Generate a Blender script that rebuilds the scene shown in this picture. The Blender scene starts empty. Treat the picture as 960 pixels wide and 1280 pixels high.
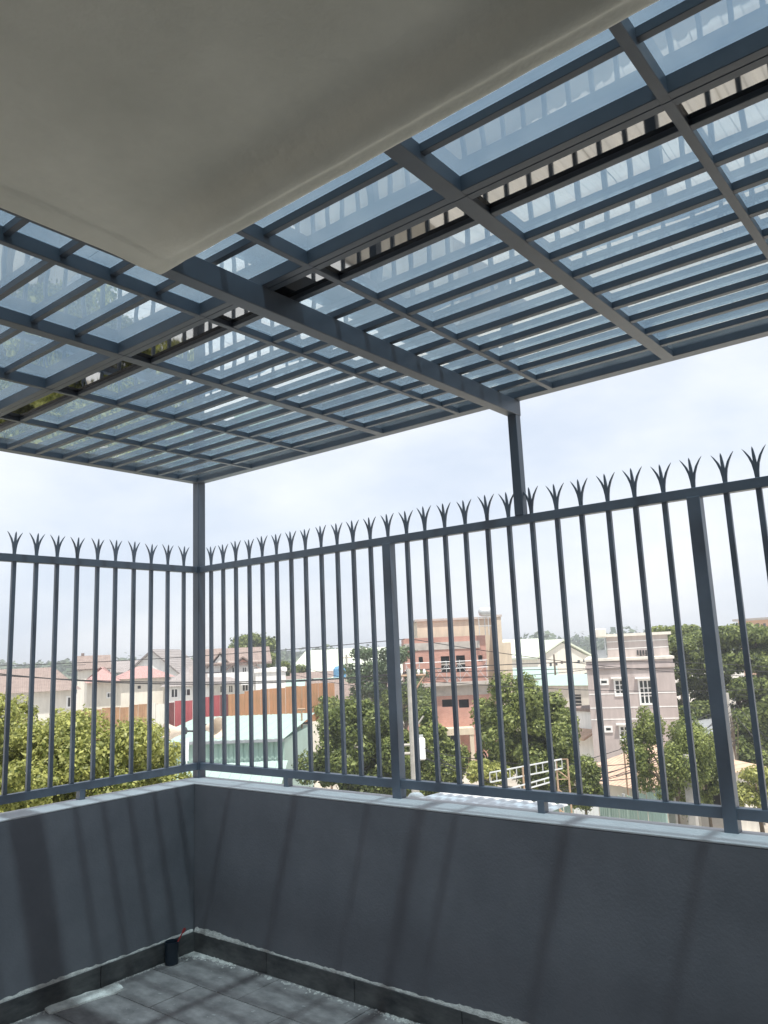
import bpy, bmesh, math, random
import numpy as np
from mathutils import Vector, Matrix
random.seed(7)
RNG = np.random.default_rng(11)
S = bpy.context.scene
COL = S.collection

# ------------------------------------------------------------------ camera
CAM = Vector((4.0127, -3.1248, 1.6))
FW = Vector((-0.6126, 0.7703, 0.1768)).normalized()
RT = Vector((0.7771, 0.6279, -0.0429)).normalized()
UP = RT.cross(FW).normalized()
FPX = 972.2                                    # focal length in photo pixels (960 x 1280)
cd = bpy.data.cameras.new('camera')
cd.sensor_fit = 'VERTICAL'; cd.sensor_height = 36.0; cd.lens = FPX / 1280 * 36.0
cd.clip_start = 0.05; cd.clip_end = 6000
cam = bpy.data.objects.new('camera', cd); COL.objects.link(cam)
M = Matrix.Identity(4)
for i in range(3):
    M[i][0] = RT[i]; M[i][1] = UP[i]; M[i][2] = -FW[i]; M[i][3] = CAM[i]
cam.matrix_world = M
S.camera = cam

# ------------------------------------------------------------------ sky, sun, exposure
SUNV = Vector((0.30, -0.19, 1.0)).normalized()   # towards the sun
EL = math.asin(SUNV.z); AZ = math.atan2(SUNV.x, SUNV.y)
W = bpy.data.worlds.new('World'); S.world = W; W.use_nodes = True
nt = W.node_tree; nt.nodes.clear()
out = nt.nodes.new('ShaderNodeOutputWorld'); bg = nt.nodes.new('ShaderNodeBackground')
sky = nt.nodes.new('ShaderNodeTexSky'); sky.sky_type = 'NISHITA'; sky.sun_disc = False
sky.sun_elevation = EL; sky.sun_rotation = AZ; sky.air_density = 1.0; sky.dust_density = 3.0; sky.ozone_density = 1.0
tc = nt.nodes.new('ShaderNodeTexCoord'); mp = nt.nodes.new('ShaderNodeMapping'); mp.inputs['Scale'].default_value = (1, 1, 2.2)
nz = nt.nodes.new('ShaderNodeTexNoise'); nz.inputs['Scale'].default_value = 2.6; nz.inputs['Detail'].default_value = 7; nz.inputs['Roughness'].default_value = .55
rp = nt.nodes.new('ShaderNodeValToRGB'); rp.color_ramp.elements[0].position = .36; rp.color_ramp.elements[1].position = .66
rp.color_ramp.elements[0].color = (6.5, 7.2, 8.3, 1); rp.color_ramp.elements[1].color = (9.0, 9.25, 9.6, 1)
mx = nt.nodes.new('ShaderNodeMix'); mx.data_type = 'RGBA'; mx.inputs['Factor'].default_value = .80
nt.links.new(tc.outputs['Generated'], mp.inputs['Vector']); nt.links.new(mp.outputs['Vector'], nz.inputs['Vector'])
nt.links.new(nz.outputs['Fac'], rp.inputs['Fac'])
nt.links.new(sky.outputs['Color'], mx.inputs['A']); nt.links.new(rp.outputs['Color'], mx.inputs['B'])
nt.links.new(mx.outputs['Result'], bg.inputs['Color']); bg.inputs['Strength'].default_value = 0.094
nt.links.new(bg.outputs['Background'], out.inputs['Surface'])
sl = bpy.data.lights.new('sun', 'SUN'); sl.energy = 4.4; sl.angle = math.radians(1.3); sl.color = (1, .955, .88)
so = bpy.data.objects.new('sun', sl); COL.objects.link(so)
so.rotation_euler = (-SUNV).to_track_quat('-Z', 'Y').to_euler()
S.view_settings.view_transform = 'Standard'; S.view_settings.look = 'None'
S.view_settings.gamma = 1; S.view_settings.use_curve_mapping = False
S.view_settings.exposure = 0.50
S.cycles.max_bounces = 10; S.cycles.transparent_max_bounces = 24; S.cycles.diffuse_bounces = 5
S.cycles.volume_bounces = 0

# ------------------------------------------------------------------ materials
MATS = {}
def _m(name):
    m = bpy.data.materials.new(name); m.use_nodes = True; MATS[name] = m
    return m, m.node_tree, m.node_tree.nodes['Principled BSDF']
def mat(name, col, rough=.7, var=.15, scale=6, bump=0., bscale=60, metal=0., spec=.5, hue=None, coords='Object', detail=6, stretch=None):
    """base colour varied by noise, optional second colour `hue` mixed in patches, fine bump"""
    m, t, b = _m(name)
    tc = t.nodes.new('ShaderNodeTexCoord'); src = tc.outputs[coords]
    if stretch:
        mpn = t.nodes.new('ShaderNodeMapping'); mpn.inputs['Scale'].default_value = stretch
        t.links.new(src, mpn.inputs['Vector']); src = mpn.outputs['Vector']
    n = t.nodes.new('ShaderNodeTexNoise'); n.inputs['Scale'].default_value = scale; n.inputs['Detail'].default_value = detail
    n.inputs['Roughness'].default_value = .62
    t.links.new(src, n.inputs['Vector'])
    r = t.nodes.new('ShaderNodeValToRGB'); e = r.color_ramp.elements
    e[0].position = .3; e[1].position = .7
    c2 = hue if hue else col
    e[0].color = (*[c * (1 - var) for c in col], 1); e[1].color = (*[min(1, c * (1 + var)) for c in c2], 1)
    t.links.new(n.outputs['Fac'], r.inputs['Fac']); t.links.new(r.outputs['Color'], b.inputs['Base Color'])
    b.inputs['Roughness'].default_value = rough; b.inputs['Metallic'].default_value = metal
    b.inputs['Specular IOR Level'].default_value = spec
    if bump:
        n2 = t.nodes.new('ShaderNodeTexNoise'); n2.inputs['Scale'].default_value = bscale; n2.inputs['Detail'].default_value = 4
        t.links.new(tc.outputs[coords], n2.inputs['Vector'])
        bp = t.nodes.new('ShaderNodeBump'); bp.inputs['Strength'].default_value = bump; bp.inputs['Distance'].default_value = .01
        t.links.new(n2.outputs['Fac'], bp.inputs['Height']); t.links.new(bp.outputs['Normal'], b.inputs['Normal'])
    return m
def leafmat(name, dark, light, trans=.35):
    m, t, b = _m(name)
    g = t.nodes.new('ShaderNodeNewGeometry'); r = t.nodes.new('ShaderNodeValToRGB')
    e = r.color_ramp.elements; e[0].color = (*dark, 1); e[1].color = (*light, 1)
    tc = t.nodes.new('ShaderNodeTexCoord'); n = t.nodes.new('ShaderNodeTexNoise'); n.inputs['Scale'].default_value = .9; n.inputs['Detail'].default_value = 3
    t.links.new(tc.outputs['Object'], n.inputs['Vector'])
    mth = t.nodes.new('ShaderNodeMath'); mth.operation = 'MULTIPLY_ADD'; mth.inputs[1].default_value = .85  # random spread widened so leaf colour imitates sunlit and shaded leaves
    sub = t.nodes.new('ShaderNodeMath'); sub.operation = 'MULTIPLY_ADD'; sub.inputs[1].default_value = 1.1; sub.inputs[2].default_value = -.46
    t.links.new(n.outputs['Fac'], sub.inputs[0])
    t.links.new(g.outputs['Random Per Island'], mth.inputs[0]); t.links.new(sub.outputs[0], mth.inputs[2])
    t.links.new(mth.outputs[0], r.inputs['Fac']); t.links.new(r.outputs['Color'], b.inputs['Base Color'])
    b.inputs['Roughness'].default_value = .45; b.inputs['Specular IOR Level'].default_value = .35
    tr = t.nodes.new('ShaderNodeBsdfTranslucent'); t.links.new(r.outputs['Color'], tr.inputs['Color'])
    mixn = t.nodes.new('ShaderNodeMixShader'); mixn.inputs[0].default_value = trans
    o = t.nodes['Material Output']
    t.links.new(b.outputs[0], mixn.inputs[1]); t.links.new(tr.outputs[0], mixn.inputs[2]); t.links.new(mixn.outputs[0], o.inputs['Surface'])
    return m
def glassmat(name, tint, r0, bumpstr):
    """thin tinted float glass: tinted transparency plus mirror reflection rising towards grazing angles"""
    m, t, b = _m(name); t.nodes.remove(b)
    o = t.nodes['Material Output']
    tr = t.nodes.new('ShaderNodeBsdfTransparent'); tr.inputs['Color'].default_value = (*tint, 1)
    gl = t.nodes.new('ShaderNodeBsdfGlossy'); gl.inputs['Roughness'].default_value = 0.0; gl.inputs['Color'].default_value = (.95, .97, .95, 1)
    lw = t.nodes.new('ShaderNodeLayerWeight'); lw.inputs['Blend'].default_value = .5
    pw = t.nodes.new('ShaderNodeMath'); pw.operation = 'POWER'; pw.inputs[1].default_value = 3.6
    ma = t.nodes.new('ShaderNodeMath'); ma.operation = 'MULTIPLY_ADD'; ma.inputs[1].default_value = 1 - r0; ma.inputs[2].default_value = r0
    t.links.new(lw.outputs['Facing'], pw.inputs[0]); t.links.new(pw.outputs[0], ma.inputs[0])
    ms = t.nodes.new('ShaderNodeMixShader')
    t.links.new(ma.outputs[0], ms.inputs[0]); t.links.new(tr.outputs[0], ms.inputs[1]); t.links.new(gl.outputs[0], ms.inputs[2])
    tc = t.nodes.new('ShaderNodeTexCoord'); n = t.nodes.new('ShaderNodeTexNoise'); n.inputs['Scale'].default_value = 2.2; n.inputs['Detail'].default_value = 1.5
    bp = t.nodes.new('ShaderNodeBump'); bp.inputs['Strength'].default_value = 1.0; bp.inputs['Distance'].default_value = bumpstr
    t.links.new(tc.outputs['Object'], n.inputs['Vector']); t.links.new(n.outputs['Fac'], bp.inputs['Height']); t.links.new(bp.outputs['Normal'], gl.inputs['Normal'])
    # thin film of dust that scatters a little light, thicker in patches
    tl = t.nodes.new('ShaderNodeBsdfTranslucent'); tl.inputs['Color'].default_value = (.8, .8, .78, 1)
    n2 = t.nodes.new('ShaderNodeTexNoise'); n2.inputs['Scale'].default_value = 5; n2.inputs['Detail'].default_value = 8; n2.inputs['Roughness'].default_value = .7
    mr = t.nodes.new('ShaderNodeMapRange'); mr.inputs['From Min'].default_value = .35; mr.inputs['From Max'].default_value = .75; mr.inputs['To Min'].default_value = .015; mr.inputs['To Max'].default_value = .07
    t.links.new(tc.outputs['Object'], n2.inputs['Vector']); t.links.new(n2.outputs['Fac'], mr.inputs['Value'])
    m2 = t.nodes.new('ShaderNodeMixShader'); t.links.new(mr.outputs['Result'], m2.inputs[0]); t.links.new(ms.outputs[0], m2.inputs[1]); t.links.new(tl.outputs[0], m2.inputs[2])
    t.links.new(m2.outputs[0], o.inputs['Surface'])
    return m
def brickmat(name, c1, c2, mortar, sx=.22, sy=.09):
    m, t, b = _m(name)
    tc = t.nodes.new('ShaderNodeTexCoord'); sp = t.nodes.new('ShaderNodeSeparateXYZ'); cb = t.nodes.new('ShaderNodeCombineXYZ')
    ad = t.nodes.new('ShaderNodeMath'); ad.operation = 'ADD'
    t.links.new(tc.outputs['Object'], sp.inputs[0]); t.links.new(sp.outputs['X'], ad.inputs[0]); t.links.new(sp.outputs['Y'], ad.inputs[1])
    t.links.new(ad.outputs[0], cb.inputs['X']); t.links.new(sp.outputs['Z'], cb.inputs['Y'])
    k = t.nodes.new('ShaderNodeTexBrick'); k.inputs['Scale'].default_value = 1; k.inputs['Brick Width'].default_value = sx; k.inputs['Row Height'].default_value = sy
    k.inputs['Mortar Size'].default_value = .008; k.inputs['Color1'].default_value = (*c1, 1); k.inputs['Color2'].default_value = (*c2, 1); k.inputs['Mortar'].default_value = (*mortar, 1)
    t.links.new(cb.outputs[0], k.inputs['Vector'])
    n = t.nodes.new('ShaderNodeTexNoise'); n.inputs['Scale'].default_value = .7; n.inputs['Detail'].default_value = 6; t.links.new(tc.outputs['Object'], n.inputs['Vector'])
    mxr = t.nodes.new('ShaderNodeMix'); mxr.data_type = 'RGBA'; mxr.blend_type = 'MULTIPLY'; mxr.inputs['Factor'].default_value = .5
    rr = t.nodes.new('ShaderNodeValToRGB'); rr.color_ramp.elements[0].position = .3; rr.color_ramp.elements[1].position = .7
    rr.color_ramp.elements[0].color = (.55, .5, .5, 1); rr.color_ramp.elements[1].color = (1.1, 1.1, 1.1, 1)
    t.links.new(n.outputs['Fac'], rr.inputs['Fac'])
    t.links.new(k.outputs['Color'], mxr.inputs['A']); t.links.new(rr.outputs['Color'], mxr.inputs['B']); t.links.new(mxr.outputs['Result'], b.inputs['Base Color'])
    b.inputs['Roughness'].default_value = .9
    return m
def tilemat(name, col, var, rows=.28, cols=.22):
    """fired roof tiles: courses by a wave across the slope, colour by noise"""
    m = mat(name, col, .8, var, 2.5, 0)
    t = m.node_tree; b = t.nodes['Principled BSDF']
    tc = t.nodes.new('ShaderNodeTexCoord')
    w1 = t.nodes.new('ShaderNodeTexWave'); w1.bands_direction = 'Z'; w1.wave_profile = 'SAW'; w1.inputs['Scale'].default_value = .314 / rows * 1.0
    w2 = t.nodes.new('ShaderNodeTexWave'); w2.bands_direction = 'X'; w2.inputs['Scale'].default_value = .314 / cols
    for w in (w1, w2): t.links.new(tc.outputs['Object'], w.inputs['Vector'])
    ad = t.nodes.new('ShaderNodeMath'); ad.operation = 'ADD'
    t.links.new(w1.outputs['Fac'], ad.inputs[0]); t.links.new(w2.outputs['Fac'], ad.inputs[1])
    bp = t.nodes.new('ShaderNodeBump'); bp.inputs['Strength'].default_value = .9; bp.inputs['Distance'].default_value = .05
    t.links.new(ad.outputs[0], bp.inputs['Height']); t.links.new(bp.outputs['Normal'], b.inputs['Normal'])
    return m

mat('steel_in_glare', (.118, .145, .182), .42, .12, 9, .05, 300, spec=.5)  # same paint as the canopy steel, lightened to imitate sky glare
mat('steel', (.072, .092, .120), .42, .10, 9, .05, 300, spec=.5)  # darker copy of the fence paint for the shaded canopy frame
mat('parapet_paint', (.146, .149, .165), .62, .10, 3.2, .10, 90, hue=(.162, .164, .178))
mat('coping_plaster', (.60, .59, .585), .85, .06, 14, .2, 120)
mat('soffit_plaster', (.70, .70, .615), .92, .08, 3.0, .16, 70, hue=(.75, .745, .66))
def specks(name, scale, thr, col):
    m = MATS[name]; t = m.node_tree; b = t.nodes['Principled BSDF']; src = b.inputs['Base Color'].links[0].from_socket
    tc = t.nodes.new('ShaderNodeTexCoord'); n = t.nodes.new('ShaderNodeTexNoise'); n.inputs['Scale'].default_value = scale; n.inputs['Detail'].default_value = 3
    r = t.nodes.new('ShaderNodeValToRGB'); r.color_ramp.elements[0].position = thr; r.color_ramp.elements[1].position = thr + .05
    mxn = t.nodes.new('ShaderNodeMix'); mxn.data_type = 'RGBA'; mxn.inputs['B'].default_value = (*col, 1)
    t.links.new(tc.outputs['Object'], n.inputs['Vector']); t.links.new(n.outputs['Fac'], r.inputs['Fac']); t.links.new(r.outputs['Color'], mxn.inputs['Factor'])
    t.links.new(src, mxn.inputs['A']); t.links.new(mxn.outputs['Result'], b.inputs['Base Color'])
mat('house_grey', (.26, .245, .22), .9, .06, 3, .2, 60)
mat('cream_wall', (.66, .63, .55), .9, .06, 3, .2, 60)
mat('floor_tile', (.215, .198, .192), .5, .25, 9, .08, 160, hue=(.285, .26, .25), stretch=(1, 1.8, 1))
specks('parapet_paint', 11, .72, (.17, .172, .18)); specks('floor_tile', 26, .68, (.40, .38, .36))
mat('grout', (.42, .42, .41), .95, .2, 30)
mat('skirting_stone', (.055, .058, .062), .32, .4, 9, .05, 100, hue=(.09, .088, .085), stretch=(1, 1, 2.5))
mat('mortar', (.56, .53, .49), .95, .3, 40, .6, 200)
mat('plank_plaster', (.68, .65, .60), .95, .3, 18, .8, 90)
mat('dark_plastic', (.012, .022, .034), .35, .1, 5)
mat('red_plastic', (.42, .03, .03), .4, .1, 5)
glassmat('roof_glass', (.51, .605, .665), .085, .0035)
mat('gutter_metal', (.02, .022, .026), .03, .1, 5, spec=1.0)
MATS['gutter_metal'].node_tree.nodes['Principled BSDF'].inputs['IOR'].default_value = 2.0
mat('white_sheet', (.74, .76, .77), .5, .06, 4)
mat('ground_dirt', (.40, .36, .30), .95, .18, .15, 0, hue=(.46, .42, .37))
mat('road_concrete', (.42, .40, .37), .95, .12, .4, 0)
mat('concrete', (.40, .385, .35), .9, .18, 3, .3, 30)
mat('cable', (.03, .03, .032), .6, .1, 5)
mat('wood_bark', (.16, .125, .09), .95, .3, 9, .5, 30)
leafmat('leaf_dark', (.022, .046, .014), (.28, .33, .10), .42)
leafmat('leaf_mid', (.030, .062, .015), (.37, .42, .13), .42)
leafmat('leaf_yellow', (.075, .105, .018), (.55, .56, .18), .42)
leafmat('leaf_far', (.05, .085, .04), (.12, .16, .07), .2)
brickmat('red_brick', (.57, .285, .22), (.50, .24, .185), (.52, .41, .35))
mat('tan_paint', (.60, .52, .40), .9, .13, 1.6, 0, stretch=(2, 2, .35))
mat('cement_render', (.46, .42, .38), .9, .2, 1.4)
mat('shade_black', (.02, .018, .017), .9, .1, 3)  # near-black colour standing in for unlit depth
mat('pink_paint', (.47, .41, .39), .85, .13, 1.6, 0, stretch=(2, 2, .35))
mat('white_paint', (.80, .80, .78), .7, .13, 1.6, 0, stretch=(2, 2, .35))
mat('cream_paint', (.74, .70, .61), .85, .13, 1.6, 0, stretch=(2, 2, .35))
mat('offwhite_paint', (.70, .67, .60), .85, .13, 1.6, 0, stretch=(2, 2, .35))
mat('mint_sheet', (.42, .58, .52), .5, .08, 1.2)
mat('mint_roof', (.34, .47, .41), .45, .07, 1.0)
mat('palegreen_roof', (.63, .68, .55), .5, .06, .3)
mat('red_sheet', (.38, .085, .095), .45, .1, 1.5)
mat('maroon_sheet', (.16, .05, .05), .6, .2, 2)
mat('rust_sheet', (.46, .27, .145), .75, .22, 1.6, 0, hue=(.43, .21, .11), stretch=(3, 3, .6))
mat('rust_dull', (.36, .21, .12), .8, .3, 1.6)
mat('steel_grey_sheet', (.30, .32, .34), .5, .2, 2)
tilemat('brown_tile', (.26, .20, .175), .2)
tilemat('grey_tile', (.30, .27, .26), .15)
tilemat('red_tile', (.42, .255, .235), .12)
tilemat('orange_tile', (.55, .38, .275), .15)
mat('pane_dark', (.05, .06, .065), .12, .2, 2, spec=.8)
mat('frame_white', (.82, .82, .80), .5, .03, 3)
mat('horn_beige', (.62, .52, .42), .45, .06, 6)
mat('horn_dark', (.05, .05, .055), .5, .1, 6)
mat('rust_iron', (.36, .25, .17), .8, .2, 8)
mat('galvanised', (.55, .57, .58), .4, .1, 6, metal=.3)
mat('blue_plastic', (.12, .32, .55), .4, .1, 3)
mat('orange_wall', (.62, .40, .26), .9, .06, 1)

# ------------------------------------------------------------------ mesh helpers
class MB:
    def __init__(s): s.v = []; s.f = []
    def quadbox(s, pts):                       # 8 points: bottom ring 4, top ring 4
        n = len(s.v); s.v += [tuple(p) for p in pts]
        s.f += [(n+3, n+2, n+1, n), (n+4, n+5, n+6, n+7)] + [(n+i, n+(i+1) % 4, n+4+(i+1) % 4, n+4+i) for i in range(4)]
    def box(s, x0, x1, y0, y1, z0, z1):
        s.quadbox([(x0, y0, z0), (x1, y0, z0), (x1, y1, z0), (x0, y1, z0), (x0, y0, z1), (x1, y0, z1), (x1, y1, z1), (x0, y1, z1)])
        return s
    def poly(s, pts):
        n = len(s.v); s.v += [tuple(p) for p in pts]; s.f.append(tuple(range(n, n + len(pts)))); return s
    def prism(s, ring, d):                     # extrude a planar ring by vector d
        n = len(s.v); k = len(ring); d = Vector(d)
        s.v += [tuple(p) for p in ring] + [tuple(Vector(p) + d) for p in ring]
        s.f += [tuple(range(n + k - 1, n - 1, -1)), tuple(range(n + k, n + 2 * k))]
        s.f += [(n + i, n + (i + 1) % k, n + k + (i + 1) % k, n + k + i) for i in range(k)]
        return s
    def tube(s, path, rad, sides=6, cap=True):
        path = [Vector(p) for p in path]; n0 = len(s.v)
        rads = rad if isinstance(rad, (list, tuple)) else [rad] * len(path)
        for i, p in enumerate(path):
            d = (path[min(i + 1, len(path) - 1)] - path[max(i - 1, 0)]).normalized()
            a = d.orthogonal().normalized() if i == 0 else (pa - d * pa.dot(d)).normalized()
            pa = a; b = d.cross(a)
            for k in range(sides):
                t = 2 * math.pi * k / sides
                s.v.append(tuple(p + (a * math.cos(t) + b * math.sin(t)) * rads[i]))
        for i in range(len(path) - 1):
            for k in range(sides):
                q = n0 + i * sides; s.f.append((q + k, q + (k + 1) % sides, q + sides + (k + 1) % sides, q + sides + k))
        if cap:
            s.f.append(tuple(range(n0 + sides - 1, n0 - 1, -1))); e = n0 + (len(path) - 1) * sides; s.f.append(tuple(range(e, e + sides)))
        return s
    def mesh(s, name, m, bevel=0, smooth=False, segs=1):
        me = bpy.data.meshes.new(name); me.from_pydata(s.v, [], s.f)
        bm = bmesh.new(); bm.from_mesh(me)
        bmesh.ops.recalc_face_normals(bm, faces=bm.faces)
        if bevel:
            bmesh.ops.bevel(bm, geom=list(bm.edges), offset=bevel, segments=segs, affect='EDGES', profile=.5)
        bm.to_mesh(me); bm.free()
        if smooth: me.shade_smooth()
        if m: me.materials.append(MATS[m])
        return me
    def build(s, name, m, parent=None, loc=(0, 0, 0), bevel=0, smooth=False, segs=1):
        return link(name, s.mesh(name, m, bevel, smooth, segs), parent, loc)
def link(name, me, parent=None, loc=(0, 0, 0), rz=0.):
    o = bpy.data.objects.new(name, me); COL.objects.link(o)
    o.parent = parent; o.location = loc; o.rotation_euler = (0, 0, rz)
    return o
def tag(o, label, cat, group=None):
    o['label'] = label; o['category'] = cat
    if group: o['group'] = group
    return o
def thing(name, label, cat, loc=(0, 0, 0), rz=0., group=None):
    o = bpy.data.objects.new(name, None); COL.objects.link(o); o.empty_display_size = .2
    o.location = loc; o.rotation_euler = (0, 0, rz)
    return tag(o, label, cat, group)
def structure(o): o['kind'] = 'structure'; return o
def B(x0, x1, y0, y1, z0, z1): return MB().box(x0, x1, y0, y1, z0, z1)

def ray(px, py): return FW + RT * ((px - 480) / FPX) - UP * ((py - 640) / FPX)
def at(px, py, D):
    d = ray(px, py); return CAM + d * (D / math.hypot(d.x, d.y))
GZ = -8.0                                      # street level under the terrace
# ================================================================== TERRACE
XE, YE = 7.2, -6.4                             # how far the terrace runs on past the frame
IN, OUT, PT = .159, .042, .897                 # parapet inner / outer offset from the fence line, top height
floor = structure(B(-.04, XE, YE, .04, -.25, -.006).build('floor', 'grout'))
TL, TWD, J = .60, .29, .0048
tile_meshes = {}
def tile_mesh(w, h):
    k = (round(w, 3), round(h, 3))
    if k not in tile_meshes:
        tile_meshes[k] = B(J / 2, w - J / 2, J / 2, h - J / 2, -.006, 0).mesh('tile', 'floor_tile', .0012)
    return tile_meshes[k]
y1 = -IN; row = 0
while y1 > YE + .1:
    y0 = max(YE, y1 - TWD); x = .26 - .60 if row % 2 == 0 else .57 - .60
    while x < XE:
        a, b = max(x, IN), min(x + TL, XE)
        if b - a > .02:
            o = link('tile', tile_mesh(b - a, y1 - y0), floor, (a, y0, random.uniform(-.0006, .0006)))
        x += TL
    y1 = y0; row += 1

def skirting(parent, along, length, first):
    """stone skirting tiles with a ragged line of plaster on their top edge"""
    s = IN + .0
    pos = IN + .004; k = 0
    while pos < length:
        ln = first if k == 0 else .6
        a, b = pos, min(pos + ln - .003, length)
        if along == 'x': B(a, b, -IN - .011, -IN + .001, .001, .102).build('skirting_tile', 'skirting_stone', parent, bevel=.0015)
        else: B(IN - .001, IN + .011, -b, -a, .001, .102).build('skirting_tile', 'skirting_stone', parent, bevel=.0015)
        pos += ln; k += 1
    mb = MB(); n = int(length / .018); prev = None
    for i in range(n + 1):
        q = IN + .012 + (length - IN - .012) * i / n
        wob = .5 + .5 * math.sin(q * 5.1 + (0 if along == 'x' else 2)) * math.sin(q * 1.7 + 1)
        th = .004 + .006 * wob * wob + random.uniform(0, .003); up = .003 + .018 * wob * wob + random.uniform(0, .008)
        ring = [(0, .100), (th, .100), (th * .8, .1035 + up * .3), (.001, .103 + up)]
        pts = [(q, -IN - d, z) if along == 'x' else (IN + d, -q, z) for d, z in ring]
        b0 = len(mb.v); mb.v += pts
        if prev is not None:
            mb.f += [(prev + j, prev + (j + 1) % 4, b0 + (j + 1) % 4, b0 + j) for j in range(4)]
        prev = b0
    mb.build('plaster_line', 'mortar', parent)
pr = thing('parapet_wall', 'dark grey painted parapet wall with the trees and brick building rising behind it', 'parapet')
B(-.04, XE, -IN, OUT - .002, -.25, PT - .008).build('wall', 'parapet_paint', pr, bevel=.004)
B(-.042, XE, -IN - .001, OUT, PT - .008, PT).build('coping', 'coping_plaster', pr, bevel=.002)
skirting(pr, 'x', XE, .6)
pl = thing('parapet_wall', 'dark grey painted parapet wall beside the plastered plank and the dark cup', 'parapet')
B(-OUT + .002, IN, YE, -IN, -.25, PT - .008).build('wall', 'parapet_paint', pl, bevel=.004)
B(-OUT, IN + .001, YE, -IN - .0005, PT - .008, PT).build('coping', 'coping_plaster', pl, bevel=.002)
skirting(pl, 'y', -YE, .583)

# ------------------------------------------------------------------ spiked steel fences
STEP = .119
bar_me = B(-.010, .010, -.010, .010, .98, 2.150).mesh('bar', 'steel_in_glare', .0015)
post_me = B(-.025, .025, -.025, .025, PT - .003, 2.147).mesh('post', 'steel_in_glare', .002)
foot_me = B(-.016, .016, -.02, .02, PT - .003, .950).mesh('foot', 'steel_in_glare', .0015)
def spike_mesh():
    mb = MB()
    def blade(pts, ws, th):
        pr_ = None
        for (x, z), w in zip(pts, ws):
            b0 = len(mb.v); t2 = th * (.35 + .65 * w / max(ws))
            mb.v += [(x - w / 2, -t2 / 2, z), (x + w / 2, -t2 / 2, z), (x + w / 2, t2 / 2, z), (x - w / 2, t2 / 2, z)]
            if pr_ is not None: mb.f += [(pr_ + j, pr_ + (j + 1) % 4, b0 + (j + 1) % 4, b0 + j) for j in range(4)]
            else: mb.f.append((b0 + 3, b0 + 2, b0 + 1, b0))
            pr_ = b0
        mb.f.append((pr_, pr_ + 1, pr_ + 2, pr_ + 3))
    blade([(0, 2.178), (0, 2.205), (-.001, 2.235), (-.003, 2.268), (-.005, 2.296), (-.006, 2.306)], [.015, .0135, .013, .011, .0065, .001], .009)
    for s in (-1, 1):
        blade([(s * .003, 2.180), (s * .005, 2.212), (s * .010, 2.240), (s * .020, 2.268), (s * .034, 2.292), (s * .043, 2.304)], [.009, .010, .0095, .0085, .005, .001], .007)
    return mb.mesh('spike', 'steel_in_glare')
spike_me = spike_mesh()
def fence(label, n, rz, rail_end, posts, feet):
    t = thing('spiked_fence', label, 'fence', (0, 0, 0), rz)
    e = .027
    B(e, rail_end, -.019, .019, 2.143, 2.183).build('top_rail', 'steel_in_glare', t, bevel=.002)
    B(e, rail_end, -.019, .019, .944, .985).build('bottom_rail', 'steel_in_glare', t, bevel=.002)
    for k in range(1, n):
        x = k * STEP
        if k in posts:
            q = link('post', post_me, t, (x, 0, 0)); link('spike', spike_me, q, (0, 0, random.uniform(-.003, .003)))
        else:
            b = link('bar', bar_me, t, (x, 0, 0)); b.rotation_euler = (0, random.uniform(-.0012, .0012), 0)
            link('spike', spike_me, b, (0, 0, random.uniform(-.004, .004)), random.uniform(-.12, .12))
    for x in feet: link('foot', foot_me, t, (x, 0, 0))
    return t
fence('grey steel fence with forked spikes before the brick building and the pink house', 58, 0, 58 * STEP, (13, 26, 39, 52), (.773, 2.324, 3.87, 5.4))
fence('grey steel fence with forked spikes before the yellow-green bush and the tiled houses', 53, -math.pi / 2, 53 * STEP, (13, 26, 39), (.779, 2.32, 3.87))

# ------------------------------------------------------------------ glass canopy
ZB, ZT = 2.730, 2.753                          # underside and top of the frame
ZI = 2.771                                     # top of the inner, deeper frame
SLX, SLY = 2.352, -1.995                       # corner of the concrete slab of the house
can = thing('glass_canopy', 'tinted blue glass canopy on a dark steel frame over the terrace', 'canopy')
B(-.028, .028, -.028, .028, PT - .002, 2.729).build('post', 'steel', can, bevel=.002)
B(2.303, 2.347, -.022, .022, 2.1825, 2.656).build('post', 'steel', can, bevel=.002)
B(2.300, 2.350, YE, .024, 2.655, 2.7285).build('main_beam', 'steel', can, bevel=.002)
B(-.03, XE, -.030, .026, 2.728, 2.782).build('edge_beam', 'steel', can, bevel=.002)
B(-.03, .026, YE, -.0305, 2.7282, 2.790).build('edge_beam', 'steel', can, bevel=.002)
# two frames meet in a doubled beam
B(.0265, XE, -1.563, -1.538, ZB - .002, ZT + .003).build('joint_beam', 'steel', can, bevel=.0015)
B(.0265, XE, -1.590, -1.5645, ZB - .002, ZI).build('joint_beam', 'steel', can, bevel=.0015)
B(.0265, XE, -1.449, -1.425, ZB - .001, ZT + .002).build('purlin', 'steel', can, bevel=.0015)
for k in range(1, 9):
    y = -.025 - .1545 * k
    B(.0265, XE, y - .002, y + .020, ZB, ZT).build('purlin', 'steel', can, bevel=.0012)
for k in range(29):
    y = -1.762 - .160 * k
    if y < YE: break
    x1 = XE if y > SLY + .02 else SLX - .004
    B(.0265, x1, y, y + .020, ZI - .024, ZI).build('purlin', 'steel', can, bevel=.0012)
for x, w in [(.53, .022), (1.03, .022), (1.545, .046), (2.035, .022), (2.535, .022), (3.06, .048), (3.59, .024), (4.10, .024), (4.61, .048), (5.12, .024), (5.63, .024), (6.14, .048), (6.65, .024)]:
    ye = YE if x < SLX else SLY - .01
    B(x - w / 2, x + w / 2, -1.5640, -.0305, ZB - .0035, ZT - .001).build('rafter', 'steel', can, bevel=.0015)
    B(x - w / 2, x + w / 2, ye, -1.5645, ZB - .0035, ZI - .001).build('rafter', 'steel', can, bevel=.0015)
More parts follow.
